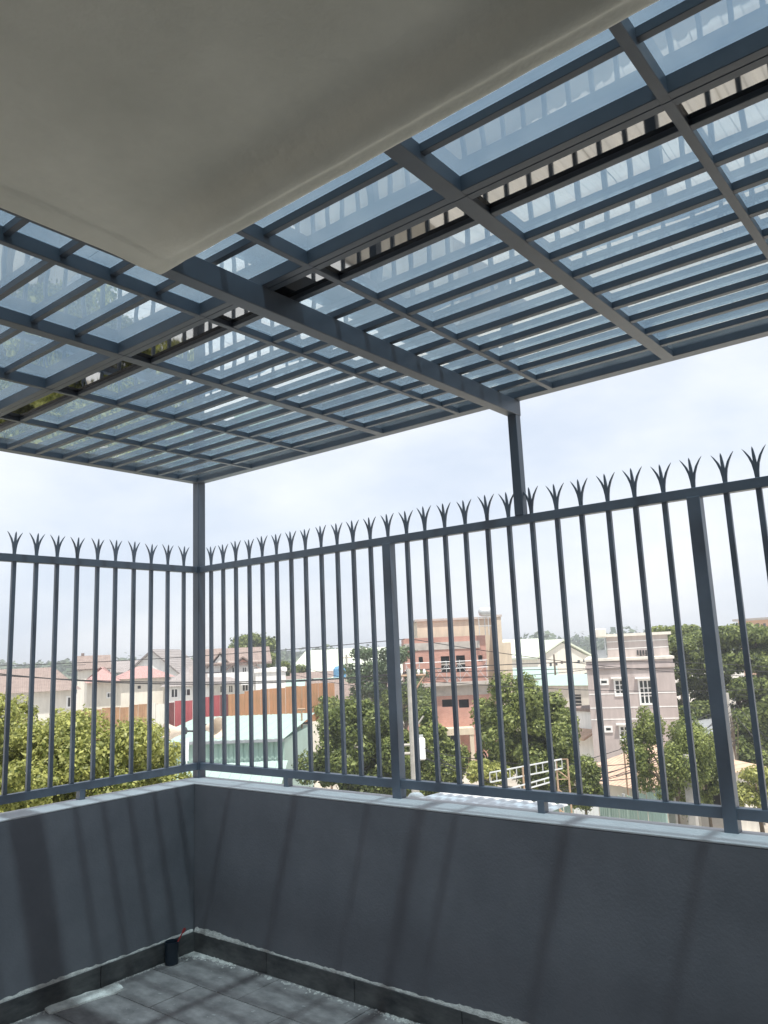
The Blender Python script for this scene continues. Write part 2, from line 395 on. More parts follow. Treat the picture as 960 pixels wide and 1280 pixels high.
# glossy black cover closing the slot between the two frames
B(.0265, XE, -1.5375, -1.4495, ZB + .014, ZB + .017).build('cover_strip', 'gutter_metal', can)
xs = [-.03, 1.03, 2.035, 3.06, 4.10, 5.12, 6.14, XE]
for i in range(len(xs) - 1):
    a, b = xs[i] + .002, xs[i + 1] - .002
    B(a, b, -1.556, .02, ZT + .0045, ZT + .0105).build('glass_pane', 'roof_glass', can)
    rows = [(-1.5655, SLY + .003)] if xs[i] > 2.03 else [(-1.5655, -3.0), (-3.004, -4.6), (-4.604, YE)]
    for ya, yb in rows:
        bb = b if not (xs[i] < 2.03 and b > SLX) else SLX - .006
        B(a, bb, yb, ya, ZI + .0015, ZI + .0075).build('glass_pane', 'roof_glass', can)
for yb, ya in [(-3.0, SLY), (-4.6, -3.004), (YE, -4.604)]:
    B(2.037, SLX - .004, yb, ya, ZI + .0015, ZI + .0075).build('glass_pane', 'roof_glass', can)

# ------------------------------------------------------------------ the house: slab overhead, wall behind, storeys below
house = thing('house', 'plastered concrete house whose grey-beige ceiling slab juts over the terrace', 'house')
def slab():
    d_ = [0, .004, .012, .019, .026, .033, .040, .046, .052, .056, .060, .065, .070, .078, .085, .097, .11, .125, .14, .16, .18, .21, .26, .32, .45, .6, .8, 1.1, 1.5, 2.0, 2.6, 3.3, 4.0, 4.43]
    dx = [0, .004, .012, .022, .04, .06, .078, .086, .094, .12, .18, .26, .36, .5, .65, .8, 1, 1.2, 1.5, 1.8, 2.2, 2.7, 3.3, 4, 4.83]
    def pr_(d):
        K = [(0, -.030), (.004, -.040), (.012, -.0425), (.040, -.0430), (.046, -.0485), (.052, -.0505), (.060, -.0505), (.070, -.0485), (.085, -.041), (.097, -.032), (.11, -.021), (.125, -.011), (.14, -.005), (.16, -.001), (.18, 0), (9, 0)]
        for (a, za), (b, zb) in zip(K, K[1:]):
            if a <= d <= b: t = (d - a) / (b - a); return za + (zb - za) * t
        return 0
    def pl_(d): return .0 if d < .08 else .0018 if d < .09 else .0018 * max(0, 1 - (d - .09) / .5)
    # finer along both axes so that the edge can wander a little
    xsn = sorted(set([round(v, 3) for v in dx] + [round(.12 + .06 * i, 3) for i in range(60)]))
    ysn = sorted(set([round(v, 3) for v in d_] + [round(.3 + .15 * i, 3) for i in range(26)]))
    mb = MB(); nx, ny = len(xsn), len(ysn)
    for j, dy in enumerate(ysn):
        for i, dd in enumerate(xsn):
            fade = min(1, dd / .38); fade = fade * fade * (3 - 2 * fade); wob = .0007 * math.sin(dd * 9 + .6) + .0006 * math.sin(dd * 37) + .0005 * math.sin(dd * 81)
            r = pr_(dy) * (.12 + .88 * fade)
            z = 2.630 + r + pl_(dd) * min(1, dy / .1 + .3) + (.0022 * math.sin(dd * 3.1 + dy * 2.2) + .0008 * math.sin(dd * 17 + dy * 11)) * min(1, max(0, dy - .2) / .5) * min(1, dd / .5) 
            sh = .042 * (1 - (.12 + .88 * fade)) * max(0, 1 - max(0, dy - .06) / .3)
            mb.v.append((SLX + dd, SLY - dy + sh + (wob if dy < .2 else 0), z))
    for j in range(ny - 1):
        for i in range(nx - 1):
            a = j * nx + i; mb.f.append((a, a + nx, a + nx + 1, a + 1))
    def skirt(ids):
        n0 = len(mb.v)
        for q in ids: x, y, z = mb.v[q]; mb.v += [(x, y, 2.98), (x, y, z)]
        for k in range(len(ids) - 1): mb.f.append((n0 + 2 * k + 1, n0 + 2 * k + 3, n0 + 2 * k + 2, n0 + 2 * k))
    skirt(list(range(nx))); skirt([j * nx for j in range(ny)]); skirt([j * nx + nx - 1 for j in range(ny)])
    o = mb.build('slab', 'soffit_plaster', house, smooth=False)
    o.data.shade_smooth()
    B(SLX + .004, SLX + 4.83, SLY - 4.43, SLY - .012, 2.9, 2.99).build('slab_top', 'soffit_plaster', house)
slab()
B(2.55, XE, -6.4, -4.3, .002, 2.70).build('wall', 'house_grey', house)
B(6.5, XE - .01, -4.295, -IN - .013, .002, 2.70).build('added_side_wall', 'house_grey', house)  # unseen wall added to cut light coming in from the side
B(2.55, XE, -6.4, -5.0, 2.992, 6.0).build('upper_wall', 'cream_wall', house)
B(-.03, XE, YE, .03, GZ, -.252).build('lower_wall', 'cream_wall', house)

# ------------------------------------------------------------------ small things on the floor
def plank():
    mb = MB(); L, w = .36, .10; n = 14; prev = None
    for i in range(n + 1):
        s = i / n; x = -L / 2 + L * s; ww = w / 2 * (1 + .08 * math.sin(i * 1.7)) * (.86 if i in (0, n) else 1)
        h = .009 + .003 * abs(math.sin(i * 2.3)) + random.uniform(0, .002)
        ring = [(-ww, .0), (ww, .0), (ww * .97, h * .7), (ww * .4, h), (-ww * .35, h * 1.1), (-ww * .95, h * .6)]
        b0 = len(mb.v); mb.v += [(x, a + .004 * math.sin(i), z) for a, z in ring]
        if prev is not None: mb.f += [(prev + j, prev + (j + 1) % 6, b0 + (j + 1) % 6, b0 + j) for j in range(6)]
        else: mb.f.append(tuple(range(b0 + 5, b0 - 1, -1)))
        prev = b0
    mb.f.append(tuple(range(prev, prev + 6)))
    o = tag(mb.build('plank', 'plank_plaster', None, (.222, -.862, .0012)), 'short plank crusted with white plaster lying along the skirting', 'plank')
    o.rotation_euler = (0, 0, math.radians(80))
plank()
cup = thing('cup', 'small dark blue plastic cup holding a red stick by the corner', 'cup', (.215, -.352, .0008))
def lathe(prof, n=20):
    mb = MB(); k = len(prof)
    for i in range(n):
        t = 2 * math.pi * i / n
        mb.v += [(r * math.cos(t), r * math.sin(t), z) for r, z in prof]
    for i in range(n):
        a, b = i * k, ((i + 1) % n) * k
        mb.f += [(a + j, b + j, b + j + 1, a + j + 1) for j in range(k - 1)]
    return mb
lathe([(.001, 0), (.034, 0), (.0355, .004), (.037, .10), (.0385, .104), (.0385, .112), (.035, .112), (.034, .012), (.001, .012)]).build('body', 'dark_plastic', cup, smooth=False)
MB().tube([(-.015, .0, .0135), (.030, .016, .108), (.036, .045, .150)], [.0035, .0035, .0035], 8).build('stick', 'red_plastic', cup)
MB().tube([(.036, .045, .148), (.039, .056, .166), (.0395, .058, .170)], [.007, .008, .003], 8).build('stick_tip', 'red_plastic', cup)
def crumbs():
    mb = MB()
    def chip(x, y, r):
        n0 = len(mb.v); k = random.randint(5, 7); h = r * random.uniform(.2, .55)
        a0 = random.random() * 6
        ring = [(x + r * random.uniform(.6, 1.2) * math.cos(a0 + 6.283 * i / k), y + r * random.uniform(.6, 1.2) * math.sin(a0 + 6.283 * i / k)) for i in range(k)]
        mb.v += [(a, b, -.0005) for a, b in ring] + [((a - x) * .6 + x, (b - y) * .6 + y, h) for a, b in ring]
        mb.f += [(n0 + i, n0 + (i + 1) % k, n0 + k + (i + 1) % k, n0 + k + i) for i in range(k)] + [tuple(range(n0 + k, n0 + 2 * k))]
    for i in range(3200):
        t = random.random() ** 1.1 * 2.6
        dens = max(.16, math.sin(t * 7.3 + .4) * math.sin(t * 2.1 + .8)) ** 1.3
        if random.random() > dens: continue
        chip(IN + .03 + t, -IN - .013 - abs(random.gauss(0, .018)), random.uniform(.0015, .008) * (1.6 if random.random() < .15 else 1))
    for i in range(420):
        t = random.random() * 1.9
        chip(IN + .013 + abs(random.gauss(0, .010)), -IN - .02 - t, random.uniform(.002, .007))
    for i in range(160): chip(IN + .02 + abs(random.gauss(0, .05)), -IN - .02 - abs(random.gauss(0, .04)), random.uniform(.003, .010))
    for i in range(90): chip(random.uniform(.25, 1.6), random.uniform(-.9, -.25), random.uniform(.001, .003))
    o = mb.build('mortar_crumbs', 'mortar'); o['kind'] = 'stuff'
    tag(o, 'crumbs of pale mortar strewn along the foot of the skirting', 'crumbs')
crumbs()

# ================================================================== TOWN BEYOND THE FENCE
structure(MB().poly([(-880, -880, GZ), (880, -880, GZ), (880, 880, GZ), (-880, 880, GZ)]).build('ground', 'ground_dirt'))

class Fac:
    """a building front seen between pixel columns px0 and px1 at distances D0 and D1; local X along the front, Y away from the viewer"""
    def __init__(s, name, label, cat, px0, D0, px1, D1, py=880, group=None):
        a, b = at(px0, py, D0), at(px1, py, D1)
        s.o = Vector((a.x, a.y, GZ)); d = Vector((b.x - a.x, b.y - a.y, 0)); s.w = d.length
        s.u = d.normalized(); s.n = Vector((-s.u.y, s.u.x, 0))
        s.t = thing(name, label, cat, s.o, math.atan2(s.u.y, s.u.x), group)
    def L(s, px, py, y=0.):                    # pixel -> local (x, z) on the plane at depth y
        d = ray(px, py); k = ((s.o + s.n * y) - CAM).dot(s.n) / d.dot(s.n); p = CAM + d * k - s.o
        return p.dot(s.u), p.z
    def box(s, name, m, x0, x1, y0, y1, z0, z1, parent=None, bevel=0):
        return B(x0, x1, y0, y1, z0, z1).build(name, m, parent or s.t, bevel=bevel)
    def wall(s, name, m, x0, x1, y0, y1, z0, z1, holes=(), t=.22, parent=None):
        """closed box whose front face has real openings with reveals"""
        mb = MB()
        cx = sorted({x0, x1, *[h[0] for h in holes], *[h[1] for h in holes]}); cz = sorted({z0, z1, *[h[2] for h in holes], *[h[3] for h in holes]})
        for i in range(len(cx) - 1):
            for j in range(len(cz) - 1):
                mx_, mz_ = (cx[i] + cx[i + 1]) / 2, (cz[j] + cz[j + 1]) / 2
                if any(h[0] < mx_ < h[1] and h[2] < mz_ < h[3] for h in holes): continue
                mb.poly([(cx[i], y0, cz[j]), (cx[i + 1], y0, cz[j]), (cx[i + 1], y0, cz[j + 1]), (cx[i], y0, cz[j + 1])])
        for a, b, c, d in holes:
            q = y0 + t
            mb.poly([(a, y0, c), (a, q, c), (b, q, c), (b, y0, c)]).poly([(a, y0, d), (b, y0, d), (b, q, d), (a, q, d)])
            mb.poly([(a, y0, c), (a, y0, d), (a, q, d), (a, q, c)]).poly([(b, y0, c), (b, q, c), (b, q, d), (b, y0, d)])
        mb.poly([(x0, y0, z0), (x0, y0, z1), (x0, y1, z1), (x0, y1, z0)]).poly([(x1, y0, z0), (x1, y1, z0), (x1, y1, z1), (x1, y0, z1)])
        mb.poly([(x0, y0, z1), (x1, y0, z1), (x1, y1, z1), (x0, y1, z1)]).poly([(x0, y1, z0), (x0, y1, z1), (x1, y1, z1), (x1, y1, z0)])
        me = bpy.data.meshes.new(name); me.from_pydata(mb.v, [], mb.f); me.materials.append(MATS[m])
        return link(name, me, parent or s.t)
    def pane(s, h, m='pane_dark', d=.12, frame=None, mull=1, y0=0., name='window', bars=0):
        a, b, c, e = h
        w = s.box(name, m, a - .01, b + .01, y0 + d, y0 + d + .02, c - .01, e + .01)
        if frame:
            f = .07; mb = MB()
            mb.box(a - f, a + .03, y0 - .05, y0 + d + .01, c - f, e + f).box(b - .03, b + f, y0 - .05, y0 + d + .01, c - f, e + f)
            mb.box(a + .03, b - .03, y0 - .05, y0 + d + .01, c - f, c + .03).box(a + .03, b - .03, y0 - .05, y0 + d + .01, e - .03, e + f)
            for k in range(1, mull + 1):
                q = a + (b - a) * k / (mull + 1); mb.box(q - .03, q + .03, y0 + .02, y0 + d + .005, c + .03, e - .03)
            if bars:
                for k in range(1, bars + 1):
                    q = c + (e - c) * k / (bars + 1); mb.box(a + .03, b - .03, y0 + .03, y0 + d + .004, q - .025, q + .025)
            mb.build('frame', frame, w)
        return w
    def hole(s, p0, q0, p1, q1, y=0.):
        xa, za = s.L(p0, q1, y); xb, zb = s.L(p1, q0, y); return (xa, xb, za, zb)
    def gable(s, name, m, x0, x1, y0, y1, ze, zr, along='x', oh=.35, t=.12, parent=None):
        mb = MB()
        if along == 'x':
            ym = (y0 + y1) / 2; sl = (zr - ze) / (ym - y0)
            for sg, ya in ((1, y0 - oh), (-1, y1 + oh)):
                ring = [(x0 - oh, ya, ze - sl * oh), (x0 - oh, ym, zr), (x0 - oh, ym, zr + t), (x0 - oh, ya, ze - sl * oh + t)]
                mb.prism(ring, (x1 - x0 + 2 * oh, 0, 0))
        else:
            xm = (x0 + x1) / 2; sl = (zr - ze) / (xm - x0)
            for xa in (x0 - oh, x1 + oh):
                ring = [(xa, y0 - oh, ze - sl * oh), (xm, y0 - oh, zr), (xm, y0 - oh, zr + t), (xa, y0 - oh, ze - sl * oh + t)]
                mb.prism(ring, (0, y1 - y0 + 2 * oh, 0))
        return mb.build(name, m, parent or s.t)
    def gable_end(s, m, x0, x1, y, ze, zr, t=.2, name='gable_wall'):
        return MB().prism([(x0, y, ze), (x1, y, ze), ((x0 + x1) / 2, y, zr)], (0, t, 0)).build(name, m, s.t)
    def hip(s, name, m, x0, x1, y0, y1, ze, zr, inset, oh=.35, parent=None):
        a, b, c, d = (x0 - oh, y0 - oh, ze), (x1 + oh, y0 - oh, ze), (x1 + oh, y1 + oh, ze), (x0 - oh, y1 + oh, ze)
        ym = (y0 + y1) / 2; r0, r1 = (x0 + inset, ym, zr), (x1 - inset, ym, zr)
        mb = MB(); n = 0
        mb.v = [a, b, c, d, r0, r1]; mb.f = [(0, 1, 5, 4), (1, 2, 5), (2, 3, 4, 5), (3, 0, 4), (3, 2, 1, 0)]
        return mb.build(name, m, parent or s.t)
def corrugated(w, h, pitch=.2, amp=.03, th=.012, lean=0.):
    """ribbed metal sheet standing in local XZ, starting at the origin"""
    n = max(2, int(round(w / pitch * 2))); mb = MB()
    prof = []
    for i in range(n):
        x = w * i / n; prof += [(x, 0 if i % 2 == 0 else amp)]; prof += [(x + w / n * .72, 0 if i % 2 == 0 else amp)]
    prof.append((w, 0))
    k = len(prof)
    for z, sh in ((0, 0), (h, lean)):
        mb.v += [(x, -y + sh, z) for x, y in prof] + [(x, -y + th + sh, z) for x, y in prof]
    mb.f += [(i, i + 1, 2 * k + i + 1, 2 * k + i) for i in range(k - 1)] + [(k + i + 1, k + i, 3 * k + i, 3 * k + i + 1) for i in range(k - 1)]
    mb.f += [(2 * k + i, 2 * k + i + 1, 3 * k + i + 1, 3 * k + i) for i in range(k - 1)] + [(0, 2 * k, 3 * k, k), (k - 1, 2 * k - 1, 4 * k - 1, 3 * k - 1)]
    return mb

# ------------------------------------------------------------------ foliage
def leaf_cloud(clumps, n, size, seed=0, up=.35, aspect=2.2, droop=0.):
    """leaf-sized quads spread through clumps (cx,cy,cz,rx,ry,rz); denser towards each clump's skin"""
    r = np.random.default_rng(seed); cl = np.array(clumps, float)
    wts = (cl[:, 3] * cl[:, 4] * cl[:, 5]) ** .67; wts /= wts.sum()
    k = r.choice(len(cl), n, p=wts)
    d = r.normal(size=(n, 3)); d /= np.linalg.norm(d, axis=1)[:, None]
    rad = 1 - np.abs(r.normal(0, .28, n)) + r.exponential(.07, n); rad = np.clip(rad, .05, 1.5)
    P = cl[k, :3] + d * cl[k, 3:] * rad[:, None]
    nrm = d + r.normal(0, .55, (n, 3)); nrm[:, 2] += up; nrm /= np.linalg.norm(nrm, axis=1)[:, None]
    a = r.normal(size=(n, 3)); a[:, 2] -= droop; a -= nrm * (a * nrm).sum(1)[:, None]; a /= np.linalg.norm(a, axis=1)[:, None]
    b = np.cross(nrm, a); sz = size * np.clip(r.lognormal(-.08, .38, n), .4, 2.0)[:, None]
    L = a * sz / 2; Wd = b * sz / 2 / aspect * 1.3
    V = np.stack([P - L, P - L * .1 + Wd, P + L, P - L * .1 - Wd], 1).reshape(-1, 3)
    F = np.arange(4 * n).reshape(-1, 4)
    me = bpy.data.meshes.new('crown'); me.vertices.add(4 * n); me.vertices.foreach_set('co', V.astype(np.float32).ravel())
    me.loops.add(4 * n); me.loops.foreach_set('vertex_index', F.astype(np.int32).ravel())
    me.polygons.add(n); me.polygons.foreach_set('loop_start', np.arange(0, 4 * n, 4, dtype=np.int32))
    me.update(calc_edges=True); me.validate()
    return me
def tree(name, label, px, py, D, rx, rz, n, size, m, group=None, seed=1, nclump=26, clump=.34, shape='round', trunk=True, up=.35, cat='tree', droop=0.):
    """px,py: pixel of the crown's centre; rx, rz: crown half width and half height in metres"""
    c = at(px, py, D); t = thing(name, label, cat, (c.x, c.y, GZ), 0, group); h = c.z - GZ
    r = random.Random(seed); cl = []
    for i in range(nclump):
        while True:
            v = Vector((r.uniform(-1, 1), r.uniform(-1, 1), r.uniform(-1, 1)))
            if v.length < 1: break
        if shape == 'round':
            v = v.normalized() * (v.length ** .45) * r.choice((.72, .8, .86, 1.0))
            q = clump * r.choice((.5, .7, .9, 1.1, 1.35))
            cl.append((v.x * rx, v.y * rx, h + v.z * rz, q * rx, q * rx, q * rz * .9))
        elif shape == 'tiers':                 # flat layered boughs
            lay = min(1, max(0, (i % 6) / 5 + r.uniform(-.07, .07))); v.z = 0; v = v.normalized() * (v.length ** .5)
            wid = (1 - .55 * abs(lay - .35) ** 1.2); q = clump * r.uniform(.8, 1.3)
            cl.append((v.x * rx * wid, v.y * rx * wid, h - rz + 2 * rz * lay + r.uniform(-.08, .08) * rz, q * rx, q * rx, q * rx * .46))
        else:                                  # upright sprays
            v = v.normalized() * (v.length ** .6)
            q = clump * r.uniform(.6, 1.2); cl.append((v.x * rx, v.y * rx, h + v.z * rz, q * rx * .8, q * rx * .8, q * rz * 1.2))
    me = leaf_cloud(cl, n, size, seed, up, droop=droop); me.materials.append(MATS[m])
    link('crown', me, t)
    if trunk:
        r0 = max(.07, rx * .07); mb = MB()
        mb.tube([(0, 0, 0), (r0 * .6, 0, h * .35), (0, r0, h * .62), (0, 0, h)], [r0 * 1.3, r0, r0 * .8, r0 * .4], 8)
        for q in cl[:10]:
            mb.tube([(0, r0 * .6, h - rz * r.uniform(.7, 1.0)), (q[0] * .45, q[1] * .45, (h - rz * .6 + q[2]) / 2), (q[0], q[1], q[2])], [r0 * .5, r0 * .32, r0 * .12], 5)
        mb.build('trunk', 'wood_bark', t)
    return t

# ------------------------------------------------------------------ houses with tiled roofs
f = Fac('house', 'long cream house under a wide brown tiled roof with ridge lines', 'house', -70, 56, 99, 56)
_, ze = f.L(0, 867); _, zr = f.L(20, 836, 5)
f.wall('wall', 'offwhite_paint', 0, f.w - .4, 0, 10, 0, ze, [f.hole(84, 871, 93, 884)])
f.pane(f.hole(84, 871, 93, 884), 'pane_dark', .15, 'frame_white', 1)
f.hip('roof', 'brown_tile', 0, f.w - .4, 0, 10, ze, zr, 1.0, .5)
x, z = f.L(92, 848, 3); MB().tube([(x, 2.2, ze), (x, 2.2, z + 1.2)], .03, 5).tube([(x - .7, 2.2, z + .9), (x + .7, 2.2, z + .9)], .02, 5).tube([(x - .5, 2.2, z + .5), (x + .5, 2.2, z + .5)], .02, 5).build('aerial', 'cable', f.t)

f = Fac('house', 'small house with a low brown gable behind the red hipped roofs', 'house', 96, 84, 134, 84)
_, ze = f.L(110, 836); _, zr = f.L(110, 821, 3)
f.wall('wall', 'offwhite_paint', 0, f.w, 0, 6, 0, ze); f.gable('roof', 'brown_tile', 0, f.w, 0, 6, ze, zr, 'x', .3)
x, z = f.L(103, 816); f.box('chimney', 'brown_tile', x - .15, x + .15, 2.9, 3.3, zr - .5, z)

f = Fac('house', 'white house with a grey tiled gable end rising above the cream house', 'house', 150, 88, 222, 86)
x0, ze = f.L(160, 842); x1, _ = f.L(221, 842); xa, zr = f.L(191, 814)
f.wall('wall', 'white_paint', 0, f.w, 0, 9, 0, ze); f.gable_end('white_paint', x0, x1, .0, ze, zr, .3); f.gable('roof', 'grey_tile', x0, x1, .02, 9, ze, zr, 'y', .45, .2)
f.gable('side_roof', 'grey_tile', -3.2, x0 + 1.5, 1, 8, ze + .1, zr - .9, 'x', .2)

f = Fac('house', 'cream house with two red hipped roofs behind the rusty fence', 'house', 108, 69, 213, 69.5)
_, ze = f.L(150, 849); xs_, _ = f.L(146, 849); _, zr = f.L(170, 833, 4); _, z1 = f.L(123, 834, 3)
h1, h2 = f.hole(134, 866, 141, 872), f.hole(172, 857, 176, 861)
f.wall('wall', 'cream_paint', 0, f.w, 0, 8, 0, ze, [h1, h2]); f.pane(h1, 'pane_dark', .15, 'frame_white', 1); f.pane(h2, 'pane_dark', .15)
f.hip('roof', 'red_tile', xs_ + .5, f.w, 0, 8, ze, zr, 1.5, .4); f.hip('roof', 'red_tile', .2, xs_, -.4, 5, ze - .15, z1, 1.2, .3)

f = Fac('house', 'house with a plain grey-brown roof slope next to the white villa', 'house', 204, 62, 262, 62)
_, ze = f.L(210, 858); _, zr = f.L(245, 829, 4)
h1, h2 = f.hole(214, 861, 222, 872), f.hole(228, 861, 238, 870)
f.wall('wall', 'white_paint', .4, f.w, 0, 8, 0, ze, [h1, h2]); f.pane(h1, 'pane_dark', .15, 'frame_white', 1); f.pane(h2, 'pane_dark', .15, 'frame_white', 1)
f.hip('roof', 'grey_tile', .2, f.w + 2, 0, 8, ze, zr, 2.2, .4)

f = Fac('villa', 'white two-storey villa with a red triangular gable and arched dormer', 'villa', 255, 64, 330, 64)
_, ze = f.L(300, 843); _, zt = f.L(300, 829); hs = [f.hole(*q) for q in ((275, 827, 280, 844), (290, 834, 296, 843), (303, 834, 308, 843), (275, 855, 280, 866), (286, 856, 291, 866), (303, 854, 310, 864))]
f.wall('wall', 'white_paint', 0, f.w, 0, 8, 0, zt, hs)
for h in hs: f.pane(h, 'pane_dark', .16, 'frame_white', 1)
a, zg = f.L(286, 836); b, _ = f.L(321, 836); _, zp = f.L(303, 824)
f.gable_end('red_brick', a + .3, b - .3, -.35, zg + .25, zp, .25); f.gable('porch_roof', 'brown_tile', a, b, -.3, 3, zg, zp + .1, 'y', .25, .14)
_, zr = f.L(275, 816, 4); f.gable('roof', 'brown_tile', -.2, f.w + .2, 0, 8, zt, zr + .2, 'x', .45, .16)
a, _ = f.L(262, 836); b, zd = f.L(288, 836); _, zp = f.L(275, 817); f.gable_end('white_paint', a + .2, b - .2, -.12, zt - .1, zp - .1, .2); f.gable('dormer_roof', 'brown_tile', a, b, -.1, 3, zt - .1, zp, 'y', .2, .12)
_, zq = f.L(300, 848); f.box('balcony', 'white_paint', .3, f.w - 1, -1.0, -.01, zq - .5, zq - .3); f.box('balcony_wall', 'white_paint', .3, f.w - 1, -1.0, -.9, zq - .3, zq + .5)
f = Fac('house', 'plain white flat-roofed annex joined to the white villa', 'house', 320, 61, 358, 61)
_, zt = f.L(340, 840); h1 = f.hole(346, 847, 348, 858)
f.wall('wall', 'white_paint', 0, f.w, 0, 7, 0, zt, [h1]); f.pane(h1, 'pane_dark', .12); f.box('parapet', 'white_paint', -.1, f.w + .1, -.1, 7.1, zt + .003, zt + .25)
f = Fac('house', 'low house with a brown tiled roof beyond the end of the rusty fence', 'house', 368, 74, 410, 74)
_, ze = f.L(380, 850); _, zr = f.L(380, 842, 3); f.wall('wall', 'offwhite_paint', 0, f.w, 0, 6, 0, ze); f.gable('roof', 'brown_tile', 0, f.w, 0, 6, ze, zr, 'x', .4)

# ------------------------------------------------------------------ sheet metal fences: each ribbed sheet a part
def sheet_run(fac, segs, z0py, top, post='rust_iron'):
    """segs: (px0, px1, material, count); top: list of (px, py)"""
    for p0, p1, m, cnt in segs:
        for i in range(cnt):
            q0, q1 = p0 + (p1 - p0) * i / cnt, p0 + (p1 - p0) * (i + 1) / cnt
            py = np.interp((q0 + q1) / 2, [t[0] for t in top], [t[1] for t in top])
            x0, zt = fac.L(q0, py); x1, _ = fac.L(q1, py); zb = max(.05, fac.L((q0 + q1) / 2, py + z0py)[1])
            me = corrugated(x1 - x0 - .02, zt - zb + random.uniform(-.06, .06), .25, .03).mesh('sheet', m)
            link('sheet', me, fac.t, (x0 + .01, random.uniform(-.02, .02), zb))
    w = fac.w
    for k in range(int(w / 2.6) + 1):
        zz = fac.L(segs[0][0] + (segs[-1][1] - segs[0][0]) * min(1, k * 2.6 / w), np.interp(segs[0][0] + (segs[-1][1] - segs[0][0]) * min(1, k * 2.6 / w), [t[0] for t in top], [t[1] for t in top]))[1]
        fac.box('post', post, k * 2.6 - .05, k * 2.6 + .05, .04, .14, 0, zz)
f = Fac('sheet_metal_fence', 'tall fence of orange rusty ribbed sheets behind the mint shed', 'fence', 285, 47, 418, 52)
sheet_run(f, [(285, 418, 'rust_sheet', 13)], 46, [(285, 869), (345, 860), (418, 853)])
f = Fac('sheet_metal_fence', 'fence of red and maroon painted ribbed sheets beside the loudspeakers', 'fence', 208, 45, 285, 47)
sheet_run(f, [(208, 218, 'maroon_sheet', 1), (218, 275, 'red_sheet', 5), (275, 285, 'maroon_sheet', 1)], 46, [(208, 879), (285, 868)])
f = Fac('sheet_metal_fence', 'long fence of dull brown rusted sheets above the yellow-green bush', 'fence', 70, 46, 206, 45)
sheet_run(f, [(70, 184, 'rust_dull', 10), (184, 206, 'offwhite_paint', 2)], 46, [(70, 893), (130, 886), (206, 879)])

# ------------------------------------------------------------------ mint shed with ribbed roof
f = Fac('shed', 'low mint green metal shed with a pale ribbed roof below the rusty fence', 'shed', 176, 38, 355, 36, 930)
_, ze = f.L(260, 927); _, zr = f.L(300, 897, 7)
f.box('wall', 'mint_sheet', .1, f.w - .05, .3, 7, 0, ze - .03)
n = 12
for i in range(n):
    a, b = f.w * i / n, f.w * (i + 1) / n
    me = corrugated(b - a - .01, 7.6, .3, .012).mesh('roof_sheet', 'mint_roof')
    o = link('roof_sheet', me, f.t, (a, 0, ze + .02)); o.rotation_euler = (-(math.pi / 2 - math.atan2(zr - ze, 7)), 0, 0)
for i in range(14):
    a, b = .05 + (f.w - .1) * i / 14, .05 + (f.w - .1) * (i + 1) / 14
    link('wall_sheet', corrugated(b - a - .01, ze - .05, .22, .025).mesh('wall_sheet', 'mint_sheet'), f.t, (a, .27, 0))
f.box('gutter', 'steel_grey_sheet', -.1, f.w, -.14, -.02, ze - .10, ze + .02)
a, z = f.L(377, 890, 5); MB().tube([(a, 5, zr - .8), (a, 5, zr + .45)], .05, 6).tube([(a - .2, 5, zr + .45), (a + .2, 5, zr + .45)], .06, 6).build('vent_pipe', 'rust_iron', f.t)
f = Fac('lean_to', 'pale mint lean-to roof in front of the shed at the terrace corner', 'shed', 150, 31, 352, 30, 960)
_, z0 = f.L(250, 985); _, z1 = f.L(250, 958, 3)
for i in range(14):
    a, b = f.w * i / 14, f.w * (i + 1) / 14
    me = corrugated(b - a - .01, math.hypot(3.5, z1 - z0), .3, .012).mesh('roof_sheet', 'mint_roof'); o = link('roof_sheet', me, f.t, (a, 0, z0)); o.rotation_euler = (-(math.pi / 2 - math.atan2(z1 - z0, 3.5)), 0, 0)
f.box('wall', 'mint_sheet', .1, f.w - .1, .3, 3.4, 0, z0 - .05)

# ------------------------------------------------------------------ loudspeakers on a pole
c = at(247, 914, 20)
sp = thing('loudspeaker_pole', 'pole carrying two beige horn loudspeakers facing away from each other', 'loudspeaker', (c.x, c.y, GZ))
h = c.z - GZ
MB().tube([(0, 0, 0), (0, 0, h + .25)], .05, 8).build('pole', 'galvanised', sp)
side = Vector((RT.x, RT.y, 0)).normalized(); fwd = Vector((FW.x, FW.y, 0)).normalized()
for sg, off in ((-1, .40), (1, .26)):
    ax = (side * sg - fwd * .75).normalized()
    base = Vector((0, 0, h)) + side * sg * off - fwd * .05 + Vector((0, 0, .02 if sg < 0 else .08))
    prof = [(.0, .085), (.06, .10), (.16, .13), (.26, .18), (.34, .235), (.37, .25), (.362, .238), (.32, .205), (.24, .155), (.14, .10), (.05, .05), (.045, .004)]
    hm = lathe([(r_, d_) for d_, r_ in prof], 26); q_ = ax.to_track_quat('Z', 'Y'); hm.v = [tuple(base + q_ @ Vector(v)) for v in hm.v]
    hn = hm.build('horn', 'horn_beige', sp); hn.data.shade_smooth()
    MB().tube([base - ax * .16, base - ax * .14, base + ax * .0, base + ax * .02], [.05, .085, .085, .07], 14).build('driver', 'horn_dark', hn)
    MB().tube([Vector((0, 0, h)), base - ax * .05], .025, 6).build('bracket', 'horn_dark', hn)
mb = MB(); p0 = Vector((0, 0, h - .15)) - side * .27 - fwd * .05
for i in range(7):
    mb.tube([p0 + side * (.02 * i - .06) + Vector((0, 0, 0)), p0 + side * (.018 * i - .055 + .02 * math.sin(i)) - Vector((0, 0, .3)), p0 + side * (.016 * i - .04) - Vector((0, 0, .55 + .05 * math.sin(i * 2)))], [.018, .022, .012], 5)
mb.build('hanging_rag', 'white_sheet', sp)

